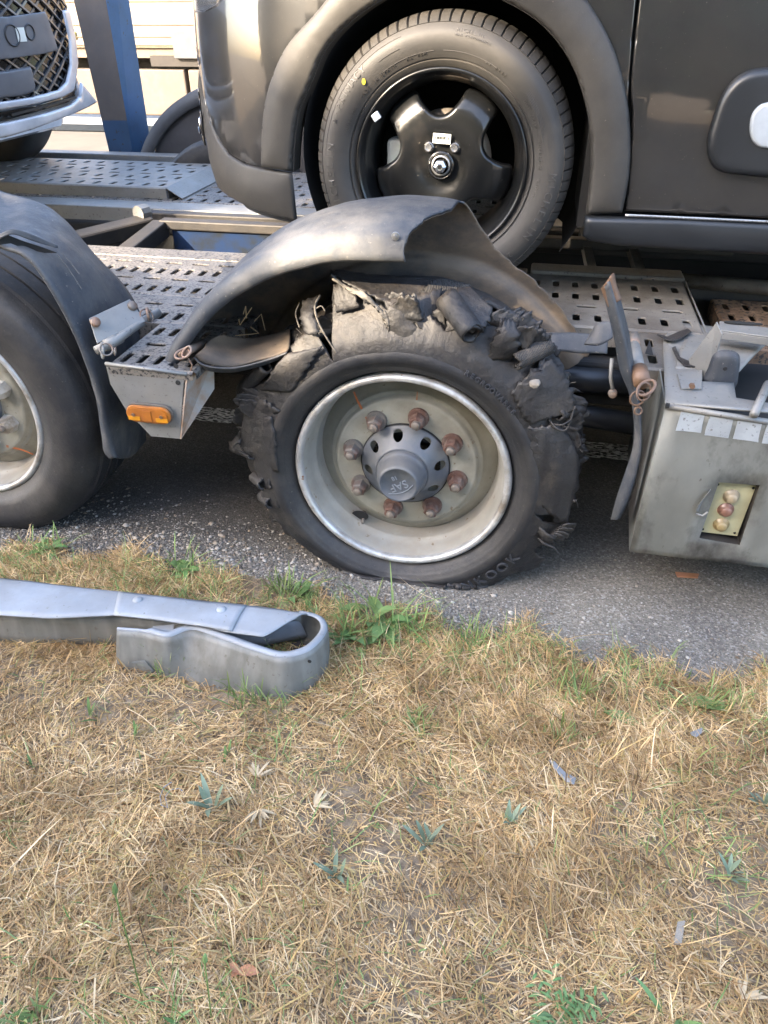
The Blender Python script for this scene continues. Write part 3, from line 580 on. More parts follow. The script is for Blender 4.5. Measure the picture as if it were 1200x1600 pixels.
def sheet(name, A, B, mt_, nu=22, nv=10, bulge=0, jag=.006, jedge=(1, 1, 1, 1), nz=.004, th=.008, seed=0, curl=0):
    """A, B: lists of (px,py,Y) edges; loft between them; ragged borders"""
    a = resamp(catmull([at(x, y, Y=Y) for x, y, Y in A], 8), nu); b = resamp(catmull([at(x, y, Y=Y) for x, y, Y in B], 8), nu)
    V = []
    for i in range(nu):
        u = i/(nu-1); pa, pb = Vector(a[i]), Vector(b[i])
        j1 = jag*(fbm(Vector((u*14+seed, 1, 0)), 3)+.2*noise.noise(Vector((u*40, seed, 3))))*jedge[0]; j2 = jag*(fbm(Vector((u*14+seed, 7, 0)), 3)+.2*noise.noise(Vector((u*40, seed, 9))))*jedge[1]
        d = (pb-pa); L = d.length or 1e-6; pa2 = pa+d/L*j1; pb2 = pb+d/L*j2
        for j in range(nv):
            v = j/(nv-1); p = pa2.lerp(pb2, v)
            p.y -= .55*bulge*sin(pi*v)*(.6+.4*sin(pi*u))
            ju = jag*fbm(Vector((v*11+seed, 3+u, 2)), 3)*(jedge[2] if u < .5 else jedge[3])*abs(2*u-1)
            t = Vector(a[min(i+1, nu-1)])-Vector(a[max(i-1, 0)]); t.normalize()
            p += t*ju; nn = nz*.45*fbm(Vector((p.x*22, p.y*22+seed, p.z*22)), 3); p += Vector((.3*nn, -nn, .5*nn))
            V.append(p)
    return obj(name, V, grid_faces(nu, nv), mt_, TY, smooth=True, solid=th*.6)
def rollup(name, p0, p1, r, turns, mt_, flare=1.0, th=.005, n=30, k=10, seed=0, ph=0):
    p0, p1 = at(p0[0], p0[1], Y=p0[2]), at(p1[0], p1[1], Y=p1[2]); d = (p1-p0); ax = d.normalized(); e1 = ax.orthogonal().normalized(); e2 = ax.cross(e1); V = []
    for j in range(k):
        v = j/(k-1)
        for i in range(n):
            u = i/(n-1); a = ph+u*turns*2*pi; rr = r*(1-.28*u*turns/1.5)*(1+(flare-1)*v)*(1+.08*fbm(Vector((u*5, v*3+seed, 0))))
            e = .006*fbm(Vector((u*9, seed, 5)))*(1 if j in (0, k-1) else .3)
            V.append(p0+d*v+ax*e+(e1*cos(a)+e2*sin(a))*rr)
    return obj(name, V, grid_faces(k, n), mt_, TY, smooth=True, solid=th)
FL = 'rubber_flap'
# upper-left stretch between cleft and crease, folded flap at the top with a pale cord edge
sheet(FL, [(517,430,.03),(560,452,.0),(600,474,-.01),(612,492,-.012)], [(524,422,.10),(590,432,.12),(650,436,.12),(682,440,.12)], RUBT, nu=30, nv=14, bulge=.012, jag=.014, seed=1, th=.010, nz=.007)
sheet('cord_edge', [(516,428,.02),(540,446,.0),(570,458,-.015),(594,482,-.02),(606,494,-.02)], [(520,436,.0),(546,455,-.01),(580,474,-.025),(600,500,-.025),(607,520,-.02)], CORD, nu=30, nv=5, bulge=.006, jag=.010, seed=2, th=.007)
sheet(FL, [(594,485,-.018),(602,505,-.02),(606,528,-.014)], [(640,470,.0),(650,500,-.005),(668,545,-.012)], RUBT, nu=14, nv=10, bulge=.014, jag=.012, seed=3, th=.006, nz=.005)
sheet(FL, [(600,470,-.0),(640,462,.02),(672,455,.04),(690,450,.06)], [(612,478,-.01),(650,505,-.012),(675,540,-.014),(690,556,-.012)], RUBT, nu=18, nv=12, bulge=.008, jag=.01, seed=4, th=.006)
sheet('cord_ply', [(648,478,.02),(668,446,.08),(690,436,.13)], [(674,540,-.008),(715,470,.05),(735,446,.12)], CORDP if 'CORDP' in globals() else RUBT, nu=22, nv=14, bulge=.012, jag=.012, seed=5, th=.008)
sheet(FL, [(690,556,-.012),(700,500,.0),(722,462,.04)], [(745,545,-.01),(750,510,.0),(752,480,.02)], RUBT, nu=16, nv=12, bulge=.006, jag=.01, seed=6, th=.006)
# ragged back tread along the top
sheet('tread_remnant', [(520,440,.14),(600,438,.16),(680,440,.17),(760,470,.17),(820,515,.16),(850,560,.14)], [(560,430,.22),(620,432,.23),(700,436,.23),(780,470,.23),(835,520,.22),(870,575,.2)], RUBT, nu=60, nv=8, bulge=0, jag=.024, seed=7, th=.012, nz=.014)
# rolled tongue
rollup('rubber_roll', (698,468,.02), (738,522,-.055), .026, 1.35, RUBT, flare=.9, th=.006, seed=3, ph=2.2)
sheet(FL, [(698,462,.02),(715,452,.05),(735,448,.08)], [(735,520,-.045),(760,508,-.02),(770,482,.02)], RUBT, nu=16, nv=12, bulge=.016, jag=.008, seed=8, th=.008)
sheet(FL, [(760,565,-.012),(772,530,-.02),(784,498,-.01)], [(808,555,-.012),(812,525,-.02),(800,500,-.0)], RUBT, nu=14, nv=10, bulge=.018, jag=.01, seed=9, th=.010)
sheet(FL, [(778,494,.01),(800,490,.04),(822,496,.06)], [(806,545,-.0),(824,540,.02),(836,532,.05)], RUBT, nu=14, nv=10, bulge=.010, jag=.012, seed=10, th=.010)
# ribbed band folding over on the right
rollup('ribbed_band', (806,566,-.03), (858,540,.02), .016, .62, CORDP, flare=1.15, th=.006, seed=4, ph=.6)
for k_ in range(3):
    sheet('rubber_fringe', [(845+6*k_,556+10*k_,.03),(862+5*k_,566+10*k_,.02),(880+3*k_,572+12*k_,.03)], [(842+6*k_,572+10*k_,.0),(858+5*k_,588+8*k_,-.01),(882+2*k_,590+10*k_,.01)], RUBT, nu=14, nv=7, bulge=.014, jag=.007, seed=11+k_, th=.006, nz=.008)
rollup('rubber_roll', (850,585,.01), (884,590,.05), .013, 1.1, RUBT, th=.004, seed=6, ph=1)
# big plates on the right side
sheet(FL, [(800,612,-.030),(812,640,-.034),(826,662,-.034),(842,655,-.03)], [(852,556,-.0),(880,585,.0),(896,620,-.004),(904,640,-.006)], RUBT, nu=22, nv=14, bulge=.014, jag=.014, seed=15, th=.008)
sheet(FL, [(820,668,-.03),(828,700,-.034),(834,745,-.03),(832,778,-.03)], [(872,662,-.014),(899,700,-.01),(904,750,-.006),(884,820,-.006)], RUBT, nu=26, nv=16, bulge=.018, jag=.012, seed=16, th=.008)
rollup('rubber_roll', (872,648,-.02), (908,640,.03), .013, 1.0, RUBT, th=.004, seed=8, ph=.5)
def strand(pts, r, mt_=RUBT, name='rubber_strand'):
    P = catmull([at(x, y, Y=Y) for x, y, Y in pts], 5); n_ = len(P)
    return MB().tube([Vector(p) for p in P], [r*(1-.35*i/(n_-1))*(1+.25*noise.noise(Vector(P[i])*120)) for i in range(n_)], 6).build(name, mt_, TY, smooth=True)
strand([(858,655,-.02),(868,668,-.03),(884,672,-.03),(893,652,-.02),(899,634,-.01)], .0032)
strand([(862,662,-.02),(878,664,-.035),(893,655,-.02)], .0025)
# comb-like fringe low on the right
for k_, (x0, y0, x1, y1) in enumerate([(868,826,901,818),(864,830,897,826),(860,833,890,834),(855,836,884,838),(848,838,878,841),(850,842,868,848)]):
    sheet('rubber_fringe', [(x0,y0,-.02),((x0+x1)/2,(y0+y1)/2-4,-.03),(x1,y1,-.02)], [(x0-2,y0+6,-.015),((x0+x1)/2-1,(y0+y1)/2+3,-.025),(x1-4,y1+7,-.015)], RUBT, nu=8, nv=4, jag=.004, seed=20+k_, th=.005)
sheet('rubber_fringe', [(842,822,-.03),(854,832,-.04),(868,842,-.04)], [(840,830,-.03),(850,845,-.035),(862,848,-.03)], RUBT, nu=8, nv=4, jag=.006, seed=30, th=.006)
strand([(840,840,-.02),(852,850,-.03),(866,856,-.03),(873,866,-.03)], .004)
# left side: pieces curling back
rollup('rubber_roll', (386,602,.02), (416,572,-.02), .017, 1.2, RUBT, th=.005, seed=11, ph=0)
rollup('rubber_roll', (380,612,.06), (392,596,.03), .019, .9, RUBT, th=.005, seed=12, ph=1)
sheet(FL, [(408,608,-.01),(420,590,-.03),(436,566,-.035),(452,552,-.03)], [(455,612,-.036),(470,590,-.038),(490,560,-.038),(505,540,-.034)], RUBT, nu=16, nv=12, bulge=.010, jag=.01, seed=31, th=.010)
sheet(FL, [(381,625,.02),(390,650,.01),(398,665,-.0)], [(392,612,.01),(420,630,-.03),(438,642,-.035)], RUBT, nu=14, nv=10, bulge=.01, jag=.012, seed=32, th=.007)
sheet(FL, [(392,652,-.0),(389,680,-.01),(396,706,-.012),(412,726,-.02)], [(424,650,-.034),(430,680,-.04),(432,710,-.04),(436,738,-.04)], RUBT, nu=18, nv=10, bulge=.010, jag=.008, seed=33, th=.008)
sheet(FL, [(358,690,.06),(362,706,.04),(378,710,.02)], [(388,668,.05),(390,690,.03),(398,708,.01)], RUBT, nu=14, nv=8, bulge=.01, jag=.006, seed=34, th=.006)
rollup('rubber_roll', (374,702,.02), (394,712,-.02), .010, .8, RUBT, th=.004, seed=13, ph=2)
for k_, (x, y) in enumerate([(398,745),(410,775)]):
    rollup('rubber_roll', (x, y, .01), (x+14, y+12, -.03), .015, .75, RUBT, th=.005, seed=14+k_, ph=2.4)
    sheet('rubber_fringe', [(x-2,y-6,.01),(x+8,y+14,.0)], [(x+22,y-2,-.03),(x+26,y+18,-.035)], RUBT, nu=8, nv=6, jag=.012, seed=40+k_, th=.006, bulge=.012)
# upright strand beside the cleft
sheet(FL, [(473,470,.03),(470,495,.0),(478,522,-.02)], [(500,462,.04),(492,490,.0),(500,518,-.02)], RUBT, nu=14, nv=7, bulge=.016, jag=.008, seed=45, th=.007)
strand([(500,462,.03),(492,478,.0),(496,500,-.01),(508,524,-.02),(526,552,-.03)], .0028, CORD)
strand([(468,512,.0),(462,490,.02),(468,474,.04)], .002, CORD); strand([(494,482,.0),(502,478,.0),(508,486,.0)], .0018, CORD)
# layered ragged flaps standing off the torn edge
def rag(a, ro, L, W, lift, twist, seed, y0):
    rad = Vector((cos(a), 0, sin(a))); tn = Vector((-sin(a), 0, cos(a))); yy = Vector((0, -1, 0)); nu, nv = 9, 13; V = []
    for i in range(nu):
        u = i/(nu-1)
        for j in range(nv):
            v = j/(nv-1)-.5; tip = L*(1+.55*noise.noise(Vector((v*5, seed, 0)))+.14*noise.noise(Vector((v*13, seed, 4))))
            c = Vector((WC[0], 0, WC[2]))+rad*(ro-.03+(tip+.03)*u)+Vector((0, y0, 0)); ww = W*(1-.45*u*u)*(1+.25*noise.noise(Vector((u*6, seed, 8*(1 if v > 0 else -1)))))
            V.append(c+tn*(ww*v*2+twist*u*u*L)+yy*(lift*u*u*L+.004*noise.noise(Vector((u*5, v*5, seed))))+tn*0)
    for q in V: q.z = max(q.z, .008)
    obj('rubber_flap', V, grid_faces(nu, nv), RUBT, TY, smooth=True, solid=.0045)
for k_ in range(46):
    a = random.choice([random.uniform(.15, 1.0), random.uniform(-.75, .5), random.uniform(2.5, 3.7), random.uniform(1.0, 2.1)]); rag(a, r_out(a), random.uniform(.008, .028), random.uniform(.018, .042), random.uniform(-1.2, 1.0), random.uniform(-.8, .8), k_*3.1, random.uniform(-.015, .07))
# exposed cords
for k_ in range(18):
    a = random.choice([random.uniform(.2, 1.1), random.uniform(1.6, 2.4), random.uniform(-.7, .2)]); ro = r_out(a); p = Vector((ro*cos(a), random.uniform(-.01, .04), WC[2]+ro*sin(a))); rad = Vector((cos(a), random.uniform(-.8, .1), sin(a))); tn = Vector((-sin(a), 0, cos(a)))*random.uniform(-1, 1); L = random.uniform(.008, .026)
    MB().tube([p-rad*.004, p+rad*L*.5+tn*L*.2, p+rad*L*.8+tn*L*.8], .0007, 4).build('bare_cord', CORD, TY)
# many small frayed bits round the tear
for k_ in range(32):
    a = random.choice([random.uniform(.2, 2.4), random.uniform(-.9, .6), random.uniform(2.4, 3.6)]); ro = r_out(a)+random.uniform(-.012, .004); y = random.uniform(-.02, .10)
    p = Vector((ro*cos(a), y, WC[2]+ro*sin(a))); rad = Vector((cos(a), random.uniform(-.6, .5), sin(a))).normalized(); tn = Vector((-sin(a), random.uniform(-.5, .5), cos(a)))*random.choice((-1, 1))
    L = random.uniform(.012, .035); w0 = random.uniform(.003, .010); V = []
    for i in range(6):
        t = i/5; c = p+rad*L*t*(1-.3*t)+tn*L*.7*t*t; ww = w0*(1-.8*t)
        V += [c-tn*ww, c+tn*ww]
    obj('rubber_fringe', V, [(2*i, 2*i+1, 2*i+3, 2*i+2) for i in range(5)], RUBT, TY, smooth=True, solid=.003)
tx = (TY, LETD)
arc_text(tx, 'HANKOOK', WC, .352, R_(-52), .040, lambda r: side_y(r)-.0065, depth=.003, adv=.95, inward=True)
arc_text(tx, '245/70R 17.5', WC, .300, R_(118), .013, lambda r: side_y(r)-.0035, adv=.85)
arc_text(tx, 'MADE IN EU', WC, .297, R_(175), .012, lambda r: side_y(r)-.0035, adv=.85)
arc_text(tx, '143/141 J', WC, .297, R_(150), .012, lambda r: side_y(r)-.0035, adv=.85)
arc_text(tx, 'TUBELESS', WC, .297, R_(-20), .012, lambda r: side_y(r)-.0035, adv=.9)
arc_text(tx, 'REGROOVABLE', WC, .335, R_(52), .016, lambda r: side_y(r)-.0065, depth=.003, adv=.85)
0 and arc_text(tx, 'TH22', WC, .338, R_(92), .030, lambda r: side_y(r)-.0065, depth=.003, adv=1.0)


# ---- left wheel, tyre intact
LC = (-1.238, 0, .384)
lr = make_wheel(LC, 0)
for k in range(8):
    a = R_(17-45*k); p = (LC[0]+.1375*cos(a), .052, LC[2]+.1375*sin(a)); put('wheel_nut', NG, p, lr); put('stud', ST, p, lr)
for k in range(8):
    a = R_(17-45*k); m_ = MB(); m_.lathe([(0,-.036),(.019,-.032),(.0235,-.018),(.026,.0),(.027,.006)], (LC[0]+.1375*cos(a), .050, LC[2]+.1375*sin(a)), 6); m_.build('nut_cover', RIML, lr)
MB().lathe([(.110,.054),(.10,.03),(.06,.0),(.0,-.03)], LC, 48).build('hub', HUB, lr, smooth=True)
stain([(52,710),(35,703),(22,700),(10,697)], .06, .052, .004, lr)
def flatb(z0): return lambda a, r, y, j: (min(r, (LC[2]-z0)/max(.01, -sin(a))) if sin(a) < -.2 else r, y)
lt = MB().lathe([(.256,.012),(.264,-.004),(.275,-.014),(.290,-.020),(.292,-.024),(.31,-.030),(.335,-.037),(.355,-.038),(.375,-.033),(.392,-.022),(.396,-.020),(.408,-.006),(.414,.010),(.417,.022)], LC, 160, f=flatb(.004)).build('trailer_tyre', RUB, T, smooth=True)
MB().lathe([(.417,.022),(.421,.03),(.424,.07),(.417,.072),(.417,.076),(.425,.078),(.427,.12),(.420,.122),(.420,.126),(.427,.128),(.425,.17),(.418,.172),(.418,.176),(.424,.178),(.421,.23),(.41,.25),(.36,.28)], LC, 160, f=flatb(.004)).build('tyre_tread', RUB, lt)

# ---- mudguards
def loft(name, curves, mt_, nu=60, nv=20, solid=.004, cut=None, parent=T, nz=.003, mt2=None, offset=-1):
    C_ = [resamp(catmull(c, 8), nu) for c in curves]; V = []
    for i in range(nu):
        row = resamp(catmull([C_[k][i] for k in range(len(C_))], 6), nv)
        for j in range(nv):
            p = Vector(row[j]); V.append(p+Vector((0, -nz*fbm(p*6), nz*fbm(p*6+Vector((5,5,5))))))
    F = grid_faces(nu, nv)
    if cut: F = [f for f in F if not cut(sum((V[i] for i in f), Vector())/4, f)]
    o = obj(name, V, F, mt_, parent, smooth=True, solid=solid, offset=offset)
    if mt2:
        o.data.materials.append(mt2); o.modifiers['s'].material_offset = 1
    return o
def fender_blown():
    cx, cz = 0, .313
    # rows across the section: (radius factor, Y)
    def rows(a):
        d = math.degrees(a); left = max(0, (d-95)/60)
        lip = .537+.056*left
        rr = .612+.010*left
        return [(lip, -.055), (lip+.012, -.062), ((lip+rr)/2+.014, -.045), (rr-.006, .0), (rr, .05), (rr+.002, .11), (rr, .17), (rr-.012, .215), (rr-.04, .238), (rr-.08, .247), (rr-.115, .252), (.475, .256), (.466, .250), (.458, .232), (.44, .225), (.40, .225)]
    nu, nv = 220, 90; V = []
    for i in range(nu):
        a = R_(163-150*i/(nu-1)); P = resamp(catmull(rows(a), 5), nv)
        for j in range(nv):
            r, y = P[j]; r += .004*fbm(Vector((cos(a)*3, sin(a)*3, j/nv*2)))
            V.append(Vector((cx+r*cos(a), y, cz+r*sin(a))))
    def rowpos(j): return j/(nv-1)
    tear = []
    for x, y in ((728,312),(748,350),(772,387),(800,414),(850,455),(880,488),(898,516)):
        p = at(x, y, Y=.245); tear.append((atan2(p.z-cz, p.x-cx), hypot(p.x-cx, p.z-cz)))
    tear.sort(); ta = [t[0] for t in tear]; tr = [t[1] for t in tear]
    lipa = [(at(x, y, Y=Y)) for x, y, Y in ((632,404,-.06),(634,398,-.055),(641,375,-.045),(653,365,-.03),(662,345,.0),(690,330,.05),(728,313,.13))]
    ly = [p.y for p in lipa]; la = [atan2(p.z-cz, p.x-cx) for p in lipa]
    def gval(v, j):
        a = atan2(v.z-cz, v.x-cx); r = hypot(v.x-cx, v.z-cz); j = j/nv; jag = .006*noise.noise(v*38)+.003*noise.noise(v*110); g_ = 1.0
        at_ = float(np.interp(v.y, ly, la))+jag*1.5 if v.y < .13 else la[-1]+jag
        if j < .62: g_ = min(g_, (a-at_)*.6 if v.y < .20 else max((a-at_)*.6, (v.y-.2)))
        if a < la[-1]+.03: g_ = min(g_, float(np.interp(a, ta, tr))+jag*.8-r)
        g_ = min(g_, (a-R_(30))*.5+jag)
        return g_
    G = [gval(v, i % nv) for i, v in enumerate(V)]; ec = {}; F = []
    def cutv(i, j):
        k = (min(i, j), max(i, j))
        if k not in ec:
            t = G[i]/(G[i]-G[j]); V.append(V[i].lerp(V[j], t)); ec[k] = len(V)-1; jrow[len(V)-1] = (i % nv)
        return ec[k]
    jrow = {}
    for f in grid_faces(nu, nv):
        o_ = []
        for q in range(4):
            i, j = f[q], f[(q+1) % 4]
            if G[i] > 0: o_.append(i)
            if (G[i] > 0) != (G[j] > 0): o_.append(cutv(i, j))
        if len(o_) >= 3: F.append((tuple(o_), f[0] % nv))
    o = obj('mudguard', V, [f for f, j in F], PLA, T, smooth=True, solid=.0045, offset=0)
    o.data.materials.append(PLI)
    for p, (f, j) in zip(o.data.polygons, F):
        if j/nv > .56: p.material_index = 1
    V2 = []
    for v in V:
        r = hypot(v.x-cx, v.z-cz); a = atan2(v.z-cz, v.x-cx); n_ = Vector((cos(a), 0, sin(a)))
        V2.append(v-n_*.004+Vector((0, .004 if v.y < 0 else -.003, 0)))
    obj('mudguard_lining', V2, [f for f, j in F if j/nv < .60 and j > 2], PLI, o, smooth=True)
    o['label'] = 'torn grey plastic mudguard with its near side ripped away'
    return o
MG = fender_blown()
# riveted hole on the near face
hp = at(618, 369, Y=-.058)
MB().lathe([(.0,-.004),(.003,-.004),(.0035,-.002),(.008,-.001),(.0085,.0)], hp, 16).build('rivet_hole', CHRD, MG)
# folded tongue at the lower left end of the mudguard
MB()
loft('mudguard_tongue', [[at(304,556,Y=-.06), at(322,568,Y=-.07), at(365,571,Y=-.06), at(410,560,Y=-.04), at(448,546,Y=-.02)],
                         [at(318,545,Y=-.05), at(340,554,Y=-.05), at(375,556,Y=-.03), at(415,550,Y=-.01), at(452,538,Y=.0)],
                         [at(330,528,Y=.0), at(356,538,Y=.02), at(385,540,Y=.05), at(425,530,Y=.06), at(452,520,Y=.07)], [at(350,522,Y=.04), at(366,527,Y=.06), at(392,528,Y=.09), at(425,522,Y=.10), at(452,513,Y=.10)]], PLI, nu=40, nv=16, nz=.006, parent=MG)
loft('mudguard_tongue', [[at(304,557,Y=-.063), at(322,570,Y=-.075), at(365,573,Y=-.065), at(410,563,Y=-.045), at(448,549,Y=-.025)],
                         [at(310,562,Y=-.05), at(325,577,Y=-.06), at(365,579,Y=-.05), at(410,569,Y=-.03), at(448,553,Y=-.015)]], PLA, nu=40, nv=6, nz=.002, parent=MG)
# twigs caught inside
for k_ in range(4):
    x, y = random.uniform(365, 400), random.uniform(485, 530); MB().tube([at(x, y, Y=.1), at(x+random.uniform(-14, 14), y+random.uniform(-16, 16), Y=.12), at(x+random.uniform(-24, 24), y+random.uniform(-20, 20), Y=.12)], .0011, 4).build('caught_straw', STRAW, MG)
# step wall end strap at lower right
loft('mudguard_strap', [[at(835,520,Y=.18), at(862,520,Y=.16), at(900,520,Y=.16), at(950,525,Y=.17)], [at(838,540,Y=.15), at(862,547,Y=.13), at(900,550,Y=.13), at(948,553,Y=.14)]], PLA, nu=30, nv=8, nz=.004, parent=MG)
sh = loft('mudguard_scrap', [[at(925,522,Y=.08), at(935,508,Y=.08), at(955,505,Y=.08)], [at(913,540,Y=.06), at(935,542,Y=.05), at(957,530,Y=.06)]], PLA, nu=14, nv=8, nz=.006, parent=MG)

# left mudguard: right half of its arch, with a split
near = [(-60,350),(0,388),(35,402),(62,430),(100,495),(130,562),(150,625),(158,675),(162,705),(172,718)]
mid1 = [(-60,345),(0,381),(38,394),(68,424),(108,490),(140,560),(160,620),(170,668),(176,700),(184,716)]
mid = [(-60,300),(0,338),(50,352),(100,390),(150,455),(188,540),(200,600),(204,650),(207,690),(206,714)]
back = [(-60,262),(0,297),(50,312),(95,338),(150,398),(205,462),(226,520),(229,600),(229,650),(229,688)]
LM = loft('mudguard', [[at(x, y, Y=-.055) for x, y in near], [at(x, y, Y=-.06) for x, y in mid1], [at(x, y, Y=.07) for x, y in mid], [at(x, y, Y=.20) for x, y in back]], PLA, nu=90, nv=30, solid=.005, nz=.005, mt2=None)
LM['label'] = 'dusty mudguard over the sound tyre, split near its top'
cr = MB(); P = [at(x, y, Y=Y) for x, y, Y in ((0,385,-.062),(8,374,-.055),(22,371,-.04),(45,380,-.02),(75,388,.0),(95,392,.01))]
for i in range(len(P)-1):
    w0, w1 = .008*sin(pi*(i+.4)/5.6)+.001, .008*sin(pi*(i+1.4)/5.6)+.001 if i < 4 else .0005
    cr.add([P[i]+Vector((0,-.016,-w0)), P[i]+Vector((0,-.016,w0)), P[i+1]+Vector((0,-.016,w1)), P[i+1]+Vector((0,-.016,-w1))], [(0,1,2,3)])
cr.build('split', DARK, LM)
# its upper skin lapped over the lower
loft('lapped_edge', [[at(-20,372,Y=-.068), at(0,366,Y=-.068), at(20,358,Y=-.055), at(50,366,Y=-.03), at(90,384,Y=.0)], [at(-20,380,Y=-.072), at(0,374,Y=-.072), at(20,366,Y=-.06), at(50,376,Y=-.034), at(90,388,Y=-.002)]], PLA, nu=24, nv=5, solid=.003, nz=.001, parent=LM)

for q in (((90,398),(104,415),(118,436),(128,452)), ((98,396),(112,412),(124,428))):
    Pq = [at(x, y, Y=(.0 if y < 500 else -.065)) for x, y in q]; Pq = [p-(p-CAM).normalized()*.022 for p in Pq]; hit = []
    MB().tube(Pq, .0011, 4).build('scratch', mat('scratch_pale', (.09,.09,.09), .8), LM)
# left hinge bracket
def plate(name, pts, th, mt_, parent, bevel=.0015, d=None):
    P = [Vector(p) for p in pts]; nn = (P[1]-P[0]).cross(P[2]-P[0]).normalized()
    if nn.dot(CAM-P[0]) < 0: nn = -nn
    return MB().prism([p-nn*th for p in P], nn*th).build(name, mt_, parent, bevel=bevel)
HB = plate('hinge_bracket', [at(139,497,Y=-.045), at(203,467,Y=.055), at(228,502,Y=.04), at(152,537,Y=-.075)], .004, GALV, T)
for x, y, Y in ((149,503,-.05), (207,478,.045)):
    c = at(x, y, Y=Y); nn = (at(203,467,Y=.055)-at(139,497,Y=-.045)).cross(at(152,537,Y=-.075)-at(139,497,Y=-.045)).normalized()
    if nn.dot(CAM-c) < 0: nn = -nn
    q = nn.to_track_quat('-Y', 'Z').to_matrix().to_4x4(); mm_ = MB().lathe([(0,-.007),(.009,-.006),(.0115,-.003),(.012,.002)], (0,0,0), 20); mm_.V = [c+(q @ v) for v in mm_.V]; mm_.build('rivet', PIN, HB, smooth=True)
HP = MB().tube([at(150,548,Y=-.085), at(178,534,Y=-.045), at(215,507,Y=.03), at(248,488,Y=.10)], .0105, 14).build('hinge_pin', GALV, T, smooth=True)
MB().tube([at(165,540,Y=-.065), at(188,527,Y=-.02)], .0135, 14).build('pin_sleeve', GALV, HP, smooth=True)
def ring(c, r, tr, nrm, mt_, parent, name='pin_ring', sq=1.0, n=28):
    nrm = Vector(nrm).normalized(); e1 = nrm.orthogonal().normalized(); e2 = nrm.cross(e1)
    P = [Vector(c)+e1*r*cos(2*pi*i/n)+e2*r*sq*sin(2*pi*i/n) for i in range(n+1)]
    return MB().tube(P, tr, 8, cap=False).build(name, mt_, parent, smooth=True)
ring(at(160,548,Y=-.095), .017, .0032, (-.8,-.6,.2), GALV, HP, sq=.8); ring(at(166,546,Y=-.10), .014, .0022, (.5,-.6,.6), PIN, HP); ring(at(180,549,Y=-.10), .008, .0018, (-.9,-.3,.2), PIN, HP)
ring(at(232,491,Y=.06), .014, .0035, (.8,.4,.1), PIN, HP); ring(at(229,494,Y=.055), .017, .0018, (.7,-.3,.4), PIN, HP)
# pin at the left foot of the torn mudguard
HP2 = MB().tube([at(282,553,Y=-.09), at(300,545,Y=-.05), at(318,538,Y=.0)], .010, 12).build('hinge_pin', PIN, T, smooth=True)
ring(at(285,553,Y=-.10), .017, .0028, (.1,-.5,.9), PIN, HP2, sq=.7); ring(at(292,550,Y=-.098), .014, .003, (-.3,-.6,.7), PIN, HP2, sq=.8); MB().tube([at(294,560,Y=-.1), at(300,570,Y=-.1), at(298,580,Y=-.1)], .0018, 5).build('pin_wire', PIN, HP2)

# lamp bracket
def P2(*l, Y): return [at(x, y, Y=Y) for x, y in l]
by = -.108
bk = MB(); pts = P2((165,569),(290,586),(287,600),(281,686),(236,682),(196,640),(172,600), Y=by); bk.prism(pts, (0, .004, 0)); BK = bk.build('lamp_bracket', GALV, T, bevel=.0012)
bk = MB(); A, B, C_ = at(292,585,Y=by), at(282,686,Y=by), at(300,590,Y=.05); bk.add([A, B, B+Vector((.012,.05,.03)), A+Vector((.012,.12,-.01)), A+Vector((.012,.10,-.08))], [(0,1,2,4,3)]); bk.build('bracket_side', mat('rusty_bracket', (.28,.17,.10), .7, vary=((.3,.29,.27), 9, .45, .6)), BK, solid=.004)
MB().tube([A+Vector((0,0,.001)), at(165,568,Y=by)], .0045, 8).build('bracket_fold', GALV, BK, smooth=True)
for (x, y) in ((275,572),(278,598)): MB().lathe([(0,-.0015),(.0055,-.0015),(.006,.0)], at(x, y, Y=by-.0005), 14).build('bracket_hole', DARK, BK)
def stadium(c, L, H, n=10):
    r = H/2; return [(c.x+(L/2-r)+r*cos(a), c.z+r*sin(a)) for a in [(-pi/2+pi*i/n) for i in range(n+1)]]+[(c.x-(L/2-r)+r*cos(a), c.z+r*sin(a)) for a in [(pi/2+pi*i/n) for i in range(n+1)]]
lc = at(235, 645, Y=by-.006); st = stadium(lc, .112, .043)
LB = MB().prism([(x, by-.0005, z) for x, z in stadium(lc, .118, .048)], (0, -.009, 0)).build('marker_lamp', BASEC, T, bevel=.002); LB['label'] = 'oval amber side marker lamp on the bracket'
MB().prism([(x, by-.010, z) for x, z in st], (0, -.010, 0)).build('amber_lens', AMB, LB, bevel=.004)
mm_ = MB(); mm_.prism([(x, by-.0205, z) for x, z in stadium(lc+Vector((0,0,.001)), .100, .030)], (0, -.002, 0)); mm_.build('lens_band', AMB, LB)
for dx in (-.034, .036):
    mm_ = MB(); mm_.box((lc.x+dx-.015, by-.0245, lc.z-.014), (lc.x+dx+.015, by-.0226, lc.z-.003)); mm_.build('lens_prism', AMBB, LB, bevel=.001)
    MB().lathe([(0,-.002),(.004,-.002),(.0045,0)], (lc.x+dx, by-.0248, lc.z+.001), 12).build('lamp_screw', PINR, LB)
mm_ = MB(); mm_.box((lc.x-.011, by-.0245, lc.z-.014), (lc.x+.011, by-.0226, lc.z+.014)); mm_.build('lens_centre', AMB, LB, bevel=.001)

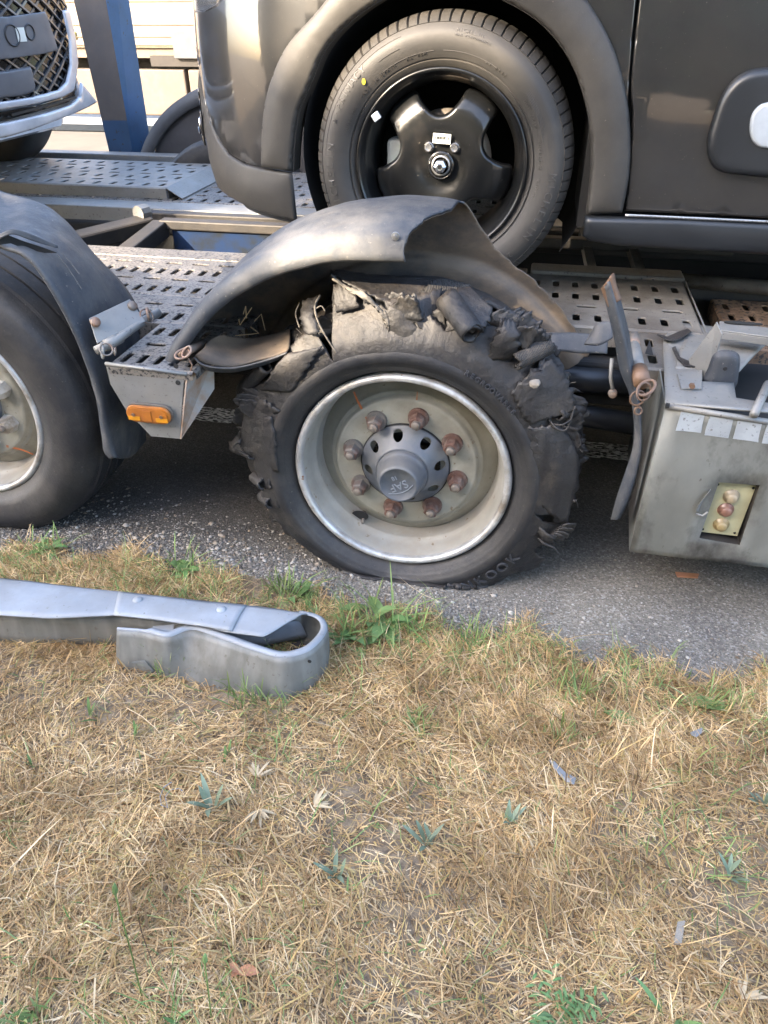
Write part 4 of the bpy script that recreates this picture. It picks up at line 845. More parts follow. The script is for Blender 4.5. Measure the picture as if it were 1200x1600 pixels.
# right: hanging torn mudguard end
RM = loft('mudguard', [P2((940,452),(950,490),(960,530),(968,575),(985,620),(990,660),(988,700),(974,745),(962,780),(954,812), Y=-.06),
     P2((952,440),(964,482),(976,530),(985,575),(996,620),(1001,660),(1000,705),(990,750),(978,785),(965,812), Y=-.075),
     P2((959,428),(970,470),(982,515),(990,560),(997,600),(1002,650),(1003,700),(994,750),(983,782),(970,808), Y=-.02)], PLA, nu=60, nv=16, solid=.006, nz=.004)
RM['label'] = 'broken end of a mudguard hanging beside the steel box'
loft('mudguard_tip', [P2((939,451),(943,462),(950,480), Y=-.066), P2((954,432),(960,448),(968,470), Y=-.07), P2((960,426),(964,446),(972,468), Y=-.05)], PINR, nu=14, nv=8, solid=.003, nz=.002, parent=RM)
MB().tube([at(956,560,Y=-.02), at(954,590,Y=-.03), at(958,612,Y=-.03)], .004, 8).build('edge_wire', GALV, RM, smooth=True)
MB().lathe([(0,-.012),(.008,-.010),(.010,.0)], at(957,614,Y=-.03), 12).build('bolt_head', PIN, RM)
PN = MB().tube([at(990,530,Y=.10), at(994,555,Y=.03), at(1001,590,Y=-.08)], [.010,.0125,.0125], 16).build('hinge_pin', GALV, T, smooth=True)
MB().tube([at(999,578,Y=-.05), at(1003,597,Y=-.10)], [.0165,.017], 18).build('pin_collar', PINR, PN, smooth=True)
MB().tube([at(990,525,Y=.11), at(992,542,Y=.07)], .0125, 14).build('pin_collar', PIN, PN, smooth=True)
ring(at(1010,606,Y=-.12), .021, .0034, (-.1,-.5,.85), PINR, PN, sq=.62); ring(at(1006,612,Y=-.125), .019, .0022, (.5,-.7,.5), PINR, PN, sq=.8); ring(at(996,622,Y=-.125), .015, .0022, (.3,-.9,.1), PINR, PN); ring(at(997,642,Y=-.125), .007, .0022, (.3,-.9,.1), PINR, PN, sq=1.2)

# ---- steel box with tape and control buttons
byy = -.08
tl = at(1040,634,Y=byy); bl = at(984,862,Y=byy); br = at(1260,893,Y=byy); tr_ = at(1260,668,Y=byy)
nrm_in = Vector((0, 1, 0))
holeq = [at(1122,750,Y=byy), at(1187,757,Y=byy), at(1156,852,Y=byy), at(1092,840,Y=byy)]
outl = [tl, tr_, br, bl]
P, F, D = fill2d([(p.x, p.z) for p in outl], .03, holes=[[(p.x, p.z) for p in holeq]])
def boxY(x, z): return byy-.010*math.exp(-((x-.66)/.10)**2-((z-.40)/.10)**2)+.004*noise.noise(Vector((x*5, z*5, 0)))
BX = obj('tool_box', [(x, boxY(x, z), z) for x, z in P], F, BOX, T, smooth=True, solid=.004, offset=0)
BX['label'] = 'grey steel box with buttons and reflective tape'
m_ = MB()
m_.add([tl, bl, bl+Vector((.03,.5,0)), tl+Vector((.02,.5,0))], [(0,1,2,3)]); m_.build('box_end', BOX, BX, solid=.003)
# top sheet with cut-outs: outline in plan z ~ .57..
tz = tl.z+.004
def top(*l): return [at(x, y, Z=tz) for x, y in l]
T1 = [(tl.x-.002, tl.y), (tr_.x, tl.y)]+[(p.x, p.y) for p in top((1262,640),(1150,622),(1146,600),(1086,598),(1100,555),(1118,512),(1060,505),(1036,528))]
P, F, D = fill2d([(a_, b_) for a_, b_ in T1], .03)
obj('box_top', [(x, y, tz+.003*noise.noise(Vector((x*9, y*9, 0)))) for x, y in P], F, GALV, BX, smooth=True, solid=.004)
MB().tube([tl+Vector((0,-.001,.0)), tr_+Vector((0,-.001,.0))], .0065, 10).build('box_fold', GALV, BX, smooth=True)
MB().tube([at(1040,633,Y=byy-.012), at(1046,634,Y=byy-.013)], .0055, 10).build('fold_end', DARK, BX)
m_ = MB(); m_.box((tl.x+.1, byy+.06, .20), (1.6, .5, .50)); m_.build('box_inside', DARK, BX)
for i, q in enumerate([[(1065,643),(1103,646),(1095,678),(1056,674)], [(1110,648),(1147,653),(1139,686),(1101,681)], [(1155,655),(1192,660),(1185,692),(1146,687)], [(1200,661),(1240,666),(1236,698),(1191,693)]]):
    pts = []
    for k in range(4):
        a_, b_ = q[k], q[(k+1) % 4]
        for t in (0, .3, .6, .85): pts.append(at(a_[0]+(b_[0]-a_[0])*t+random.uniform(-.7, .7), a_[1]+(b_[1]-a_[1])*t+random.uniform(-.7, .7), Y=byy-.007))
    for p in pts: p.y = boxY(p.x, p.z)-.0022
    MB().prism(pts, (0, -.0012, 0)).build('reflector', TAPE, BX)
# recessed control panel
m_ = MB()
for k in range(4):
    a_, b_ = holeq[k], holeq[(k+1) % 4]; a_ = Vector((a_.x, boxY(a_.x, a_.z), a_.z)); b_ = Vector((b_.x, boxY(b_.x, b_.z), b_.z)); m_.add([a_, b_, b_+Vector((0,.035,0)), a_+Vector((0,.035,0))], [(0,1,2,3)])
m_.build('panel_recess', FRAME, BX)
CP = MB().prism([at(1118,752,Y=byy+.012), at(1182,759,Y=byy+.012), at(1152,838,Y=byy+.012), at(1094,831,Y=byy+.012)], (0, .004, 0)).build('button_panel', PANL, BX, bevel=.001)
for (x, y, mt_) in ((1143,776,BTN1), (1134,797,BTN2), (1127,820,BTN3)):
    c = at(x, y, Y=byy+.010)
    MB().lathe([(0,-.013),(.0095,-.013),(.012,-.010),(.0125,-.002),(.0165,-.001),(.0175,.002)], c, 24).build('button', mt_, BX, smooth=True)
for (x, y) in ((1122,757),(1177,763),(1098,827),(1148,833)): MB().lathe([(0,-.001),(.0026,-.001),(.003,.001)], at(x, y, Y=byy+.011), 8).build('panel_screw', DARK, BX)
MB().tube([at(1088,803,Y=byy-.012), at(1098,806,Y=byy-.016), at(1106,800,Y=byy-.014)], .0025, 6).build('panel_wire', GALV, BX)
loft('bent_cover', [P2((1112,762),(1100,780),(1092,800), Y=byy-.004), P2((1108,768),(1094,785),(1086,800), Y=byy-.02)], GALV, nu=10, nv=4, solid=.001, nz=.001, parent=BX)
# things on the box
plate('upright_fin', [at(1083,601,Y=.10), at(1103,609,Y=.08), at(1128,522,Y=.08), at(1119,503,Y=.10), at(1097,540,Y=.12), at(1076,562,Y=.12)], .005, GALV, T, bevel=.001)
plate('fin_foot', [at(1058,583,Z=tz+.008), at(1098,577,Z=tz+.008), at(1097,606,Z=tz+.008), at(1064,606,Z=tz+.008)], .005, GALV, T)
c = at(1081,602,Z=tz+.015); MB().lathe([(0,-.008),(.006,-.008),(.0065,0)], c, 6).build('bolt_head', PINR, T)
BL = MB(); base = at(1130,606,Z=tz); prof = []
oc = [at(1101,604,Y=.05), at(1108,580,Y=.05), at(1118,557,Y=.05), at(1138,551,Y=.05), at(1157,559,Y=.05), at(1157,585,Y=.05), at(1147,613,Y=.05)]
P, F, D = fill2d([(p.x, p.z) for p in [Vector((q[0], 0, q[1])) for q in [(a_[0], a_[2]) for a_ in catmull([tuple(p) for p in oc], 5, True)]]], .012, roll=.016)
obj('rubber_buffer', [(x, .05+rollf(d, .016), z) for (x, z), d in zip(P, D)], F, PLA, T, smooth=True, solid=.06, offset=-1)
MB().lathe([(0,-.001),(.004,-.001),(.0045,.001)], (at(1133,576,Y=.05).x, .0485, at(1133,576,Y=.05).z), 12).build('buffer_hole', DARK, T)
m_ = MB(); A, B = at(1124,515,Z=tz+.05), at(1230,530,Z=tz+.05); m_.prism([A, B, B+Vector((.01,.06,0)), A+Vector((.01,.06,0))], (0,0,-.004)); m_.prism([A+Vector((0,0,-.004)), B+Vector((0,0,-.004)), B+Vector((0,0,-.022)), A+Vector((0,0,-.022))], (0,.004,0)); m_.build('slotted_bar', GALV, T, bevel=.0015)
m_ = MB().prism([(x, y, tz+.0545) for x, y in [(A.x+.06+.022*cos(t)*1.4+(0.012 if cos(t) > 0 else -.012), A.y+.045+.008*sin(t)) for t in [2*pi*i/16 for i in range(16)]]], (0,0,-.003)); m_.build('bar_slot', DARK, T)
MB().tube([at(1178,648,Z=tz), at(1200,600,Y=.03)], .009, 8).build('box_strut', GALV, T, smooth=True)
loft('frame_web', [[Vector((.66,.34,DZ-.004)), Vector((.62,.2,tz+.004)), Vector((.60,.10,tz+.004))], [Vector((.86,.36,DZ-.012)), Vector((.80,.24,tz+.002)), Vector((.74,.12,tz+.002))]], GALV, nu=16, nv=16, solid=.004, nz=.001)
plate('cut_notch', [at(1008,552,Z=tz+.012), at(1021,555,Z=tz+.012), at(1015,530,Z=tz+.012)], .001, DARK, T)
slotted('deck_plate', .53, .70, .11, .325, DZ-.004, [(.16,'y'),(.26,'y')], DECKR, pitch=.056, sw=.019)

# far mudguards of the trailer and far wheels
FM = MB().lathe([(.54,.0),(.60,.01),(.61,.10),(.60,.22),(.55,.24)], (-1.24, 2.25, .36), 60, a0=R_(-5), a1=R_(185)).build('mudguard', mat('far_mudguard', (.06,.062,.066), .7), T, smooth=True, solid=.005)
m_ = MB(); m_.lathe([(.0,.0),(.54,.0)], (-1.24, 2.27, .36), 48, a0=0, a1=pi); m_.build('mudguard_wall', mat('far_mudguard_wall', (.05,.048,.05), .8), FM)
for x in (-1.24, 0):
    MB().lathe([(0,.06),(.24,.05),(.27,0),(.37,-.01),(.39,.03),(.39,.2)], (x, 2.05, .37), 48).build('trailer_tyre', RUB, T, smooth=True)
# post
pb0, pb1 = at(172,243,Y=2.32), at(208,243,Y=2.30); pt0, pt1 = at(108,-30,Y=2.32), at(160,-30,Y=2.30)
ps0, pst = at(238,243,Y=2.42), at(197,-30,Y=2.42)
def lerp(a, b, t): return a+(b-a)*t
UP = 1.9
pt0, pt1, pst = pb0+(pt0-pb0)*UP, pb1+(pt1-pb1)*UP, ps0+(pst-ps0)*UP
k_ = .22/ UP
m_ = MB(); m_.add([lerp(pb0, pt0, k_), lerp(pb1, pt1, k_), pt1, pt0], [(0,1,2,3)]); PO = m_.build('support_post', BLUG, T); PO['label'] = 'leaning blue post with a brown worn face'
m_ = MB(); m_.add([pb0, pb1, lerp(pb1, pt1, k_), lerp(pb0, pt0, k_)], [(0,1,2,3)]); m_.add([pb1, ps0, pst, pt1], [(0,1,2,3)]); bk0 = ps0+(pb0-pb1); m_.add([ps0, bk0, bk0+(pst-ps0), pst], [(0,1,2,3)]); m_.add([bk0, pb0, pt0, bk0+(pst-ps0)], [(0,1,2,3)]); m_.build('post_blue_face', BLUE, PO)
MB().tube([at(232,243,Y=2.3), at(238,232,Y=2.3), at(240,246,Y=2.28)], .02, 8).build('post_foot', TRIMB, PO, smooth=True)

# ------------------------------------------------------------------ loose rubber and small litter on the trailer
def litter(name, pxs, zf, mt_, label, cat, group=None, th=.004, **k):
    P = [at(x, y, Z=zf) for x, y in pxs]; o = MB().prism(P, (0, 0, th)).build(name, mt_, None, bevel=.001); return tag(o, label, cat, group)
litter('rubber_scrap', [(1026,524),(1042,528),(1062,519),(1074,515),(1080,520),(1068,528),(1054,534),(1040,532)], DZ+.006, RUBT, 'curved scrap of black rubber on the perforated deck left of the upright fin', 'rubber scrap')
litter('rubber_scrap', [(1050,545),(1055,543),(1062,560),(1076,566),(1082,556),(1090,556),(1086,575),(1070,573),(1058,562)], DZ+.003, RUBT, 'jagged black rubber scrap against the foot of the upright fin', 'rubber scrap')

# ------------------------------------------------------------------ dark car
CARW = (.008, .47, .938)
C = thing('parked_car', (0, 1.2, .615), 'dark grey car with black plastic arches loaded on the near track, front to the left', 'car')
plan = [(3.2,.475),(1.2,.455),(.5,.450),(.0,.452),(-.20,.456),(-.33,.466),(-.44,.492),(-.545,.545),(-.63,.62),(-.70,.72),(-.755,.85),(-.79,1.0),(-.81,1.25),(-.79,1.5),(-.70,1.78),(-.5,2.0),(-.3,2.05),(3.2,2.06)]
plan = [tuple(p) for p in catmull(plan, 16)]
PL = np.array(plan); PS = np.r_[0, np.cumsum(np.hypot(*np.diff(PL, axis=0).T))]
def pfun(PLx, PSx, s): return float(np.interp(s, PSx, PLx[:, 0])), float(np.interp(s, PSx, PLx[:, 1]))
def nfun(PLx, PSx, s):
    a_ = np.array(pfun(PLx, PSx, s-.01)); b_ = np.array(pfun(PLx, PSx, s+.01)); d = b_-a_; d /= (hypot(*d) or 1); return Vector((-d[1], d[0], 0))*1.0
def onplan(px, py, PLx=PL, PSx=PS, off=0):
    d = ray(px, py); best = None
    for i in range(len(PLx)-1):
        x1, y1 = PLx[i]; x2, y2 = PLx[i+1]; ex, ey = x2-x1, y2-y1; den = d.x*ey-d.y*ex
        if abs(den) < 1e-9: continue
        t = ((x1-CAM.x)*ey-(y1-CAM.y)*ex)/den; u = ((x1-CAM.x)*d.y-(y1-CAM.y)*d.x)/den
        if -1e-6 <= u <= 1+1e-6 and t > .1 and (best is None or t < best[0]): best = (t, PSx[i]+u*(PSx[i+1]-PSx[i]))
    if best is None: return onplan(px+(2 if PLx is PL else -2), py, PLx, PSx, off)
    return best[1], CAM.z+d.z*best[0]
def nrm_out(PLx, PSx, s):          # outward (away from body centre)
    n_ = (nfun(PLx, PSx, s-.03)+nfun(PLx, PSx, s)+nfun(PLx, PSx, s+.03)).normalized(); x, y = pfun(PLx, PSx, s); cx, cy = (0.8, 1.25) if PLx is PL else (-3.2, 1.27)
    return n_ if n_.dot(Vector((x-cx, y-cy, 0))) > 0 else -n_
def panel(name, sz, mt_, parent, off=0, roll=.008, step=.025, th=.004, holes=(), bulge=None, PLx=PL, PSx=PS, curv=True):
    P, F, D = fill2d(sz, step, roll, holes); V = []
    for (s, z), d in zip(P, D):
        x, y = pfun(PLx, PSx, s); n_ = nrm_out(PLx, PSx, s); o_ = off-rollf(d, roll)
        if curv: o_ -= .10*max(0, z-1.12)**2+.25*max(0, .95-z)**2
        if bulge: o_ += bulge(s, z, d)
        V.append(Vector((x, y, z))+n_*o_)
    # orient outward
    ff = []
    for f in F:
        a_, b_, c_ = V[f[0]], V[f[1]], V[f[2]]; n_ = (b_-a_).cross(c_-a_); so_ = nrm_out(PLx, PSx, P[f[0]][0])
        ff.append(f if n_.dot(so_) > 0 else f[::-1])
    return obj(name, V, ff, mt_, parent, smooth=True, solid=th, offset=-1)
def oz(*l, sm=0, **k):
    Q = [onplan(x, y, **k) for x, y in l]
    return Q
SF = PS[-1]
s_front = float(np.interp(0, [0, 1], [0, 1]))
# arch curves
inner = [(459,268),(460,240),(463,205),(469,172),(480,145),(491,118),(504,86),(526,55),(556,27),(592,2),(640,-22),(690,-30),(740,-20),(787,0),(837,29),(871,64),(897,106),(915,160),(923,205),(925,235),(923,283),(917,334)]
outer = [(972,332),(982,280),(985,230),(982,170),(970,110),(950,55),(917,0),(880,-45),(830,-85),(770,-110),(700,-120),(630,-110),(570,-75),(520,-12),(490,25),(452,68),(430,115),(417,165),(413,215),(412,261)]
inner = [tuple(p) for p in catmull(inner, 3)]; outer = [tuple(p) for p in catmull(outer, 3)]
under = [(x+(690-x)*.05, y+(250-y)*.05) for x, y in outer]
flare = oz(*inner)+oz(*outer)
FLR = panel('wheel_arch_trim', flare, TRIM, C, off=.016, roll=.010, step=.02, bulge=lambda s, z, d: .012*min(1, d/.04))
# return lip of the arch into the well
V = []; 
inn = oz(*inner)
for s, z in inn:
    x, y = pfun(PL, PS, s); V += [(x, y-.004, z), (x, y+.055, z)]
obj('arch_return', V, [(2*i, 2*i+2, 2*i+3, 2*i+1) for i in range(len(inn)-1)], TRIM, C, solid=.003)
# wheel well
MB().lathe([(.375,.0),(.385,.10),(.385,.36),(.0,.37)], (CARW[0]+.01, .50, CARW[2]+.01), 60, a0=R_(-35), a1=R_(215)).build('wheel_well', DARK, C, smooth=True)
# painted front wing + bumper skin: seam shared with trim
seam = [(303,108),(309,122),(322,150),(333,185),(345,215),(362,240),(385,255),(412,262)]
sfm = PS[np.argmin(abs(PL[:, 0]+.81)+abs(PL[:, 1]-1.25))]
zs0 = onplan(306, 112)[1]
paint = [(sfm+.9, zs0+.02), (sfm, zs0+.02)]+oz(*seam)+oz(*[p for p in under[::-1] if p[0] < 690])
paint += [(onplan(690,-110)[0], 1.62), (sfm, 1.62), (sfm+.9, 1.62)]
WING = panel('front_wing', paint, PAINT, C, off=.002, roll=.006, step=.03, bulge=lambda s, z, d: .012*sin((z-.85)*6))
sliver = oz((994,0),(988,60),(984,120),(981,165))+[(onplan(981,165)[0]+.002, onplan(981,165)[1]-.0)]+oz(*[p for p in under if p[0] >= 690 and p[1] < 165])+[(onplan(700,-112)[0], 1.62), (onplan(996,-20)[0], 1.62)]
panel('wing_rear', sliver, PAINT, C, off=.002, roll=.004, step=.03)
# bumper trim
btm = [(464,345),(440,340),(415,333),(390,323),(368,312),(345,294),(325,270),(311,246),(306,235)]
zb = onplan(306,235)[1]
trim = oz(*seam)[::-1]; trim = oz((458,269))+trim+[(sfm, zs0+.01), (sfm+.9, zs0+.01), (sfm+.9, zb), (sfm, zb)]+oz(*btm[::-1])
fog = oz((303,137),(312,145),(321,170),(327,200),(326,228),(318,226),(309,205),(303,170))
BT = panel('bumper_trim', trim, TRIM, C, off=.012, roll=.008, step=.025, bulge=lambda s, z, d: .010*min(1, d/.05), th=.006)
# fog lamp area built proud as dark inset
panel('fog_lamp_recess', fog, BLK, C, off=.0285, roll=.003, step=.02)
panel('fog_lamp_trim', oz((306,182),(322,186),(326,210),(322,220),(312,212)), CHR, C, off=.034, roll=.004, step=.015)
panel('fog_lamp', oz((309,196),(322,200),(322,209),(313,208)), BLK, C, off=.038, roll=.003, step=.01)
# headlamp bottom
panel('headlamp', [(onplan(304,20)[0], onplan(304,22)[1])]+oz((325,22),(345,12),(352,0),(356,-40),(304,-40)), CHR, C, off=.012, roll=.010, step=.02)
# lower lip / deflector
panel('lower_deflector', oz((462,343),(440,338),(415,331),(390,321),(368,310),(380,326),(400,336),(430,345),(462,351)), TRIMB, C, off=-.004, roll=.002, step=.02)
# door with air bump
door = oz((999,0),(992,60),(986,120),(986,150),(988,175),(987,215),(984,260),(980,300),(976,331),(1060,335),(1130,338),(1200,342))+[(onplan(1199,342)[0]-.75, onplan(1199,342)[1]), (onplan(1199,342)[0]-.75, 1.62), (onplan(999,0)[0], 1.62)]
DR = panel('front_door', door, PAINT, C, off=.003, roll=.006, step=.03, bulge=lambda s, z, d: .006*sin((z-.9)*9)+.004*fbm(Vector((s*2, z*3, 0)), 2))
bump = oz(*[tuple(p) for p in catmull([(1199,104),(1170,108),(1145,122),(1125,148),(1112,185),(1104,215),(1104,240),(1112,258),(1130,268),(1160,272),(1199,276)], 4)])+[(onplan(1199,276)[0]-.5, onplan(1199,276)[1]), (onplan(1199,104)[0]-.5, onplan(1199,104)[1])]
AB = panel('door_bump_pad', bump, TRIMB, C, off=.034, roll=.018, step=.016, th=.002)
panel('bump_insert', oz(*[tuple(p) for p in catmull([(1199,156),(1182,161),(1170,175),(1166,195),(1169,214),(1180,226),(1199,229)], 5)])+[(onplan(1199,229)[0]-.15, onplan(1199,229)[1]), (onplan(1199,156)[0]-.15, onplan(1199,156)[1])], WHT, C, off=.042, roll=.008, step=.01, th=.003)
# sill
sill = oz((914,336),(1060,339),(1199,346))+[(onplan(1199,346)[0]-.75, onplan(1199,346)[1]-.002), (onplan(1199,398)[0]-.75, onplan(1199,398)[1])]+oz((1199,398),(1080,391),(960,383),(920,376),(910,368))
panel('sill_trim', sill, TRIMB, C, off=.022, roll=.014, step=.02, bulge=lambda s, z, d: .006*min(1, d/.03))
panel('sill_strip', oz((976,332),(1199,342))+[(onplan(1199,342)[0]-.75, onplan(1199,342)[1]), (onplan(1199,342)[0]-.75, onplan(1199,346)[1])]+oz((1199,346),(976,336)), CHRD, C, off=.020, roll=.001, step=.02)
# body mass behind and underside
m_ = MB(); m_.box((.36, .50, .80), (3.0, 2.0, 1.7)); m_.box((-.36, .87, .82), (.36, 2.0, 1.7)); m_.box((-.60, 1.0, .95), (-.36, 1.9, 1.6)); m_.build('body_shell', DARK, C)
m_ = MB(); 
for (x, z) in ((0, 0),): m_.lathe([(0,.0),(.22,.0),(.315,-.02),(.326,.03),(.326,.17)], (CARW[0], 1.86, CARW[2]), 40)
m_.build('far_tyre', RUBC, C, smooth=True)

# car wheel
cc_ = (CARW[0], .452, CARW[2])
CT = [(.208,.030),(.216,.014),(.228,.006),(.2295,.0085),(.2315,.0085),(.233,.004),(.245,-.004),(.262,-.010),(.278,-.011),(.290,-.007),(.299,.002),(.3015,.004),(.3030,.003),(.309,.010),(.3155,.020),(.3215,.034),(.3245,.050)]
car_y = lambda r: float(np.interp(r, [a_ for a_, b_ in CT], [b_ for a_, b_ in CT]))
NS = 78
def tyref(a, r, y, j):
    k = int(round(a/(2*pi)*NS*8)) % 8
    if j >= 13 and k == 0: r -= .005; y += .004
    return r, y
tyre = MB().lathe(CT+[(.326,.075),(.320,.077),(.320,.085),(.326,.087),(.326,.125),(.320,.127),(.320,.135),(.326,.137),(.3235,.175),(.31,.195),(.24,.21)], cc_, NS*8, f=tyref).build('tyre', RUBC, C)
for p in tyre.data.polygons: p.use_smooth = True
tyre.data.set_sharp_from_angle(angle=R_(32))
tx = (C, LETT)
cf = lambda r: car_y(r)-.0008
arc_text(tx, 'MICHELIN', cc_, .278, R_(-18), .027, cf, adv=.78, depth=.0007)
arc_text(tx, 'e·PRIMACY', cc_, .282, R_(146), .021, cf, adv=.78, depth=.0007)
arc_text(tx, 'MICHELIN', cc_, .278, R_(187), .027, cf, adv=.78, depth=.0007)
arc_text(tx, '205/60 R16', cc_, .278, R_(-60), .020, cf, adv=.74, depth=.0007)
arc_text(tx, 'MICHELIN', cc_, .289, R_(78), .010, cf, adv=.8, depth=.0006); arc_text(tx, 'MAX PERFORMANCE', cc_, .280, R_(76), .007, cf, adv=.8, depth=.0006)
for a_, s_ in ((105,'XL 96H'),(60,'E4 0247'),(30,'DOT 7XJH'),(8,'TUBELESS'),(-10,'RADIAL'),(130,'MADE IN SPAIN'),(155,'OUTSIDE')): arc_text(tx, s_, cc_, .245, R_(a_), .010, cf, adv=.85, depth=.0006)

# swoosh plates behind lettering: thin raised arcs
tx = MB()
for rr, a0, a1 in ((.2475,95,125),(.2475,60,90),(.264,20,40),(.261,18,40),(.258,16,40),(.255,14,40),(.291,110,176),(.270,112,124)):
    tx.tube([Vector((cc_[0]+rr*cos(R_(a_)), cc_[1]+cf(rr), cc_[2]+rr*sin(R_(a_)))) for a_ in np.linspace(a0, a1, 24)], .0007, 5)
tx.build('moulded_ribs', LETT, C)
c = Vector((cc_[0]+.262*cos(R_(135.5)), cc_[1]+cf(.262)-.001, cc_[2]+.262*sin(R_(135.5)))); 
m_ = MB().lathe([(0,-.0008),(.0045,-.0008),(.0048,.0)], c, 8); m_.V = [Vector((v.x, v.y, c.z+(v.z-c.z)*1.5)) for v in m_.V]; m_.build('paint_dot', YEL, C)
p = at(588,182,Y=.452); m_ = MB(); m_.box((-.010,-.004,-.009), (.010,.004,.009), Matrix.Translation(p) @ Matrix.Rotation(R_(-35), 4, 'Y')); m_.build('balance_weight', WHT, C, bevel=.002)
WR = MB().lathe([(.214,.020),(.2155,.010),(.212,.004),(.207,.006),(.204,.014),(.199,.020),(.194,.030),(.190,.048),(.186,.055),(.181,.075),(.178,.12),(.178,.16)], cc_, 128).build('steel_wheel', BLKM, C, smooth=True)
def star():
    out = []; base = R_(57)
    for k in range(5):
        a = base+k*2*pi/5
        for da, r in ((-.245,.176),(0,.181),(.245,.176),(.31,.150),(.44,.121),(.628,.112),(.628+.188,.121),(.628+.318,.150)): out.append((r*cos(a+da), r*sin(a+da)))
    out = [tuple(p) for p in catmull(out, 3, True)]
    P, F, D = fill2d(out, .011, roll=.010); V = []
    for (x, z), d in zip(P, D):
        r = hypot(x, z); y = float(np.interp(r, [0,.050,.062,.075,.10,.13,.155,.18], [.038,.036,.030,.026,.022,.024,.036,.058]))+rollf(d, .010)*1.3
        V.append((cc_[0]+x, cc_[1]+y, cc_[2]+z))
    ff = []
    for f in F:
        n_ = (Vector(V[f[1]])-Vector(V[f[0]])).cross(Vector(V[f[2]])-Vector(V[f[0]])); ff.append(f if n_.y < 0 else f[::-1])
    obj('wheel_face', V, ff, BLKM, WR, smooth=True, solid=.004, offset=-1)
star()
MB().lathe([(.07,.115),(.118,.115),(.118,.128)], cc_, 64).build('brake_disc', BRK, WR, smooth=True)
m_ = MB(); m_.box((cc_[0]-.150, cc_[1]+.075, cc_[2]-.05), (cc_[0]-.095, cc_[1]+.14, cc_[2]+.05)); m_.build('brake_caliper', mat('caliper_grey', (.35,.38,.37), .5), WR, bevel=.012)
MB().lathe([(.034,.032),(.034,.022),(.031,.018),(.028,.019),(.026,.03),(.0,.030)], cc_, 40).build('centre_bore', BLK, WR, smooth=True)
MB().lathe([(.0255,.028),(.024,.020),(.021,.018),(.0195,.022)], cc_, 40).build('hub_ring', CHRD, WR, smooth=True)
MB().lathe([(0,.008),(.0045,.008),(.005,.0),(.0085,-.001),(.0155,.004),(.0165,.026)], cc_, 6).build('hub_nut', CHR, WR)
MB().lathe([(0,.0005),(.0042,-.0015),(.0045,.0005)], cc_, 16).build('nut_centre', DARK, WR)
for k in (48, 132):
    a = R_(k); c = (cc_[0]+.054*cos(a)*.9, cc_[1]+.026, cc_[2]+.054*sin(a)*.9+.004); MB().lathe([(0,-.004),(.0055,-.004),(.006,-.006),(.0085,-.006),(.0095,.0),(.0125,.004),(.013,.01)], c, 12).build('wheel_bolt', CHR, WR)
c = Vector((cc_[0]+.001, cc_[1]+.017, cc_[2]+.062)); M_ = Matrix.Translation(c) @ Matrix.Rotation(R_(3), 4, 'Y')
m_ = MB(); m_.box((-.022,-.001,-.011), (.022,.001,.011), M_); SL = m_.build('wheel_label', LABW, WR)
m_ = MB(); x = -.017
while x < .017:
    w_ = random.choice((.0008,.0014,.002)); m_.box((x,-.0016,-.002), (x+w_,-.0011,.005), M_); x += w_+random.choice((.0008,.0014))
m_.box((-.017,-.0016,-.0075), (.012,-.0011,-.006), M_); m_.build('label_print', BLK, WR)

# ------------------------------------------------------------------ white car
Wc = thing('white_car', (-3.4, 1.27, .62), 'white car at the upper left, its honeycomb grille facing right', 'car')
wplan = [(-3.6,2.16),(-2.5,2.15),(-2.15,2.13),(-1.93,2.05),(-1.76,1.92),(-1.64,1.75),(-1.56,1.52),(-1.53,1.27),(-1.56,1.02),(-1.64,.80),(-1.80,.60),(-2.2,.45),(-3.6,.42)]
WP = np.array([tuple(p) for p in catmull(wplan, 6)]); WS = np.r_[0, np.cumsum(np.hypot(*np.diff(WP, axis=0).T))]
kw = dict(PLx=WP, PSx=WS)
def woz(*l): return [onplan(x, y, **kw) for x, y in l]
def wp(name, pts, mt_, off=0, roll=.01, step=.03, parent=Wc, th=.004, **k): return panel(name, pts, mt_, parent, off=off, roll=roll, step=step, th=th, curv=False, PLx=WP, PSx=WS, **k)
sL = WS[-1]-1.5
wz = lambda x, y: onplan(x, y, **kw)
def ext(pts, y_top, y_bot):   # polygon continued toward the near (hidden) side of the nose
    return pts
zc = wz(2, 60)[1]
# body sheet behind
wp('front_bumper', woz((140,158),(128,140),(118,110),(108,70),(100,40),(96,20),(90,-30))+[(sL, wz(2,-40)[1]), (sL, wz(2,214)[1])]+woz((2,214),(60,196),(110,175)), WPNT, off=0, roll=.015)
gr = woz((100,-30),(98,20),(104,60),(108,100),(104,140),(92,146),(50,156),(2,163))+[(sL, wz(2,163)[1]), (sL, wz(2,-40)[1])]
wp('grille_back', gr, BLK, off=.006, roll=.002)
mb = MB(); S0 = [s for s, z in woz((2,60))][0]; smin = min(p[0] for p in gr); 
z0, z1 = min(p[1] for p in gr), max(p[1] for p in gr)
for sg in (1, -1):
    for k in range(-30, 60):
        pts = []
        for i in range(60):
            s = smin+.0+i*.012; z = z0+k*.045+sg*(s-smin)*.62
            if inside((s, z), gr) and s < S0+.35: pts.append((s, z))
            else:
                if len(pts) > 1: break
                pts = []
        if len(pts) > 1:
            Q = []
            for s, z in (pts[0], pts[len(pts)//2], pts[-1]):
                x, y = pfun(WP, WS, s); n_ = nrm_out(WP, WS, s); Q.append(Vector((x, y, z))+n_*.014)
            mb.tube(Q, .0050, 4)
mb.build('grille_mesh', GRIL, Wc)
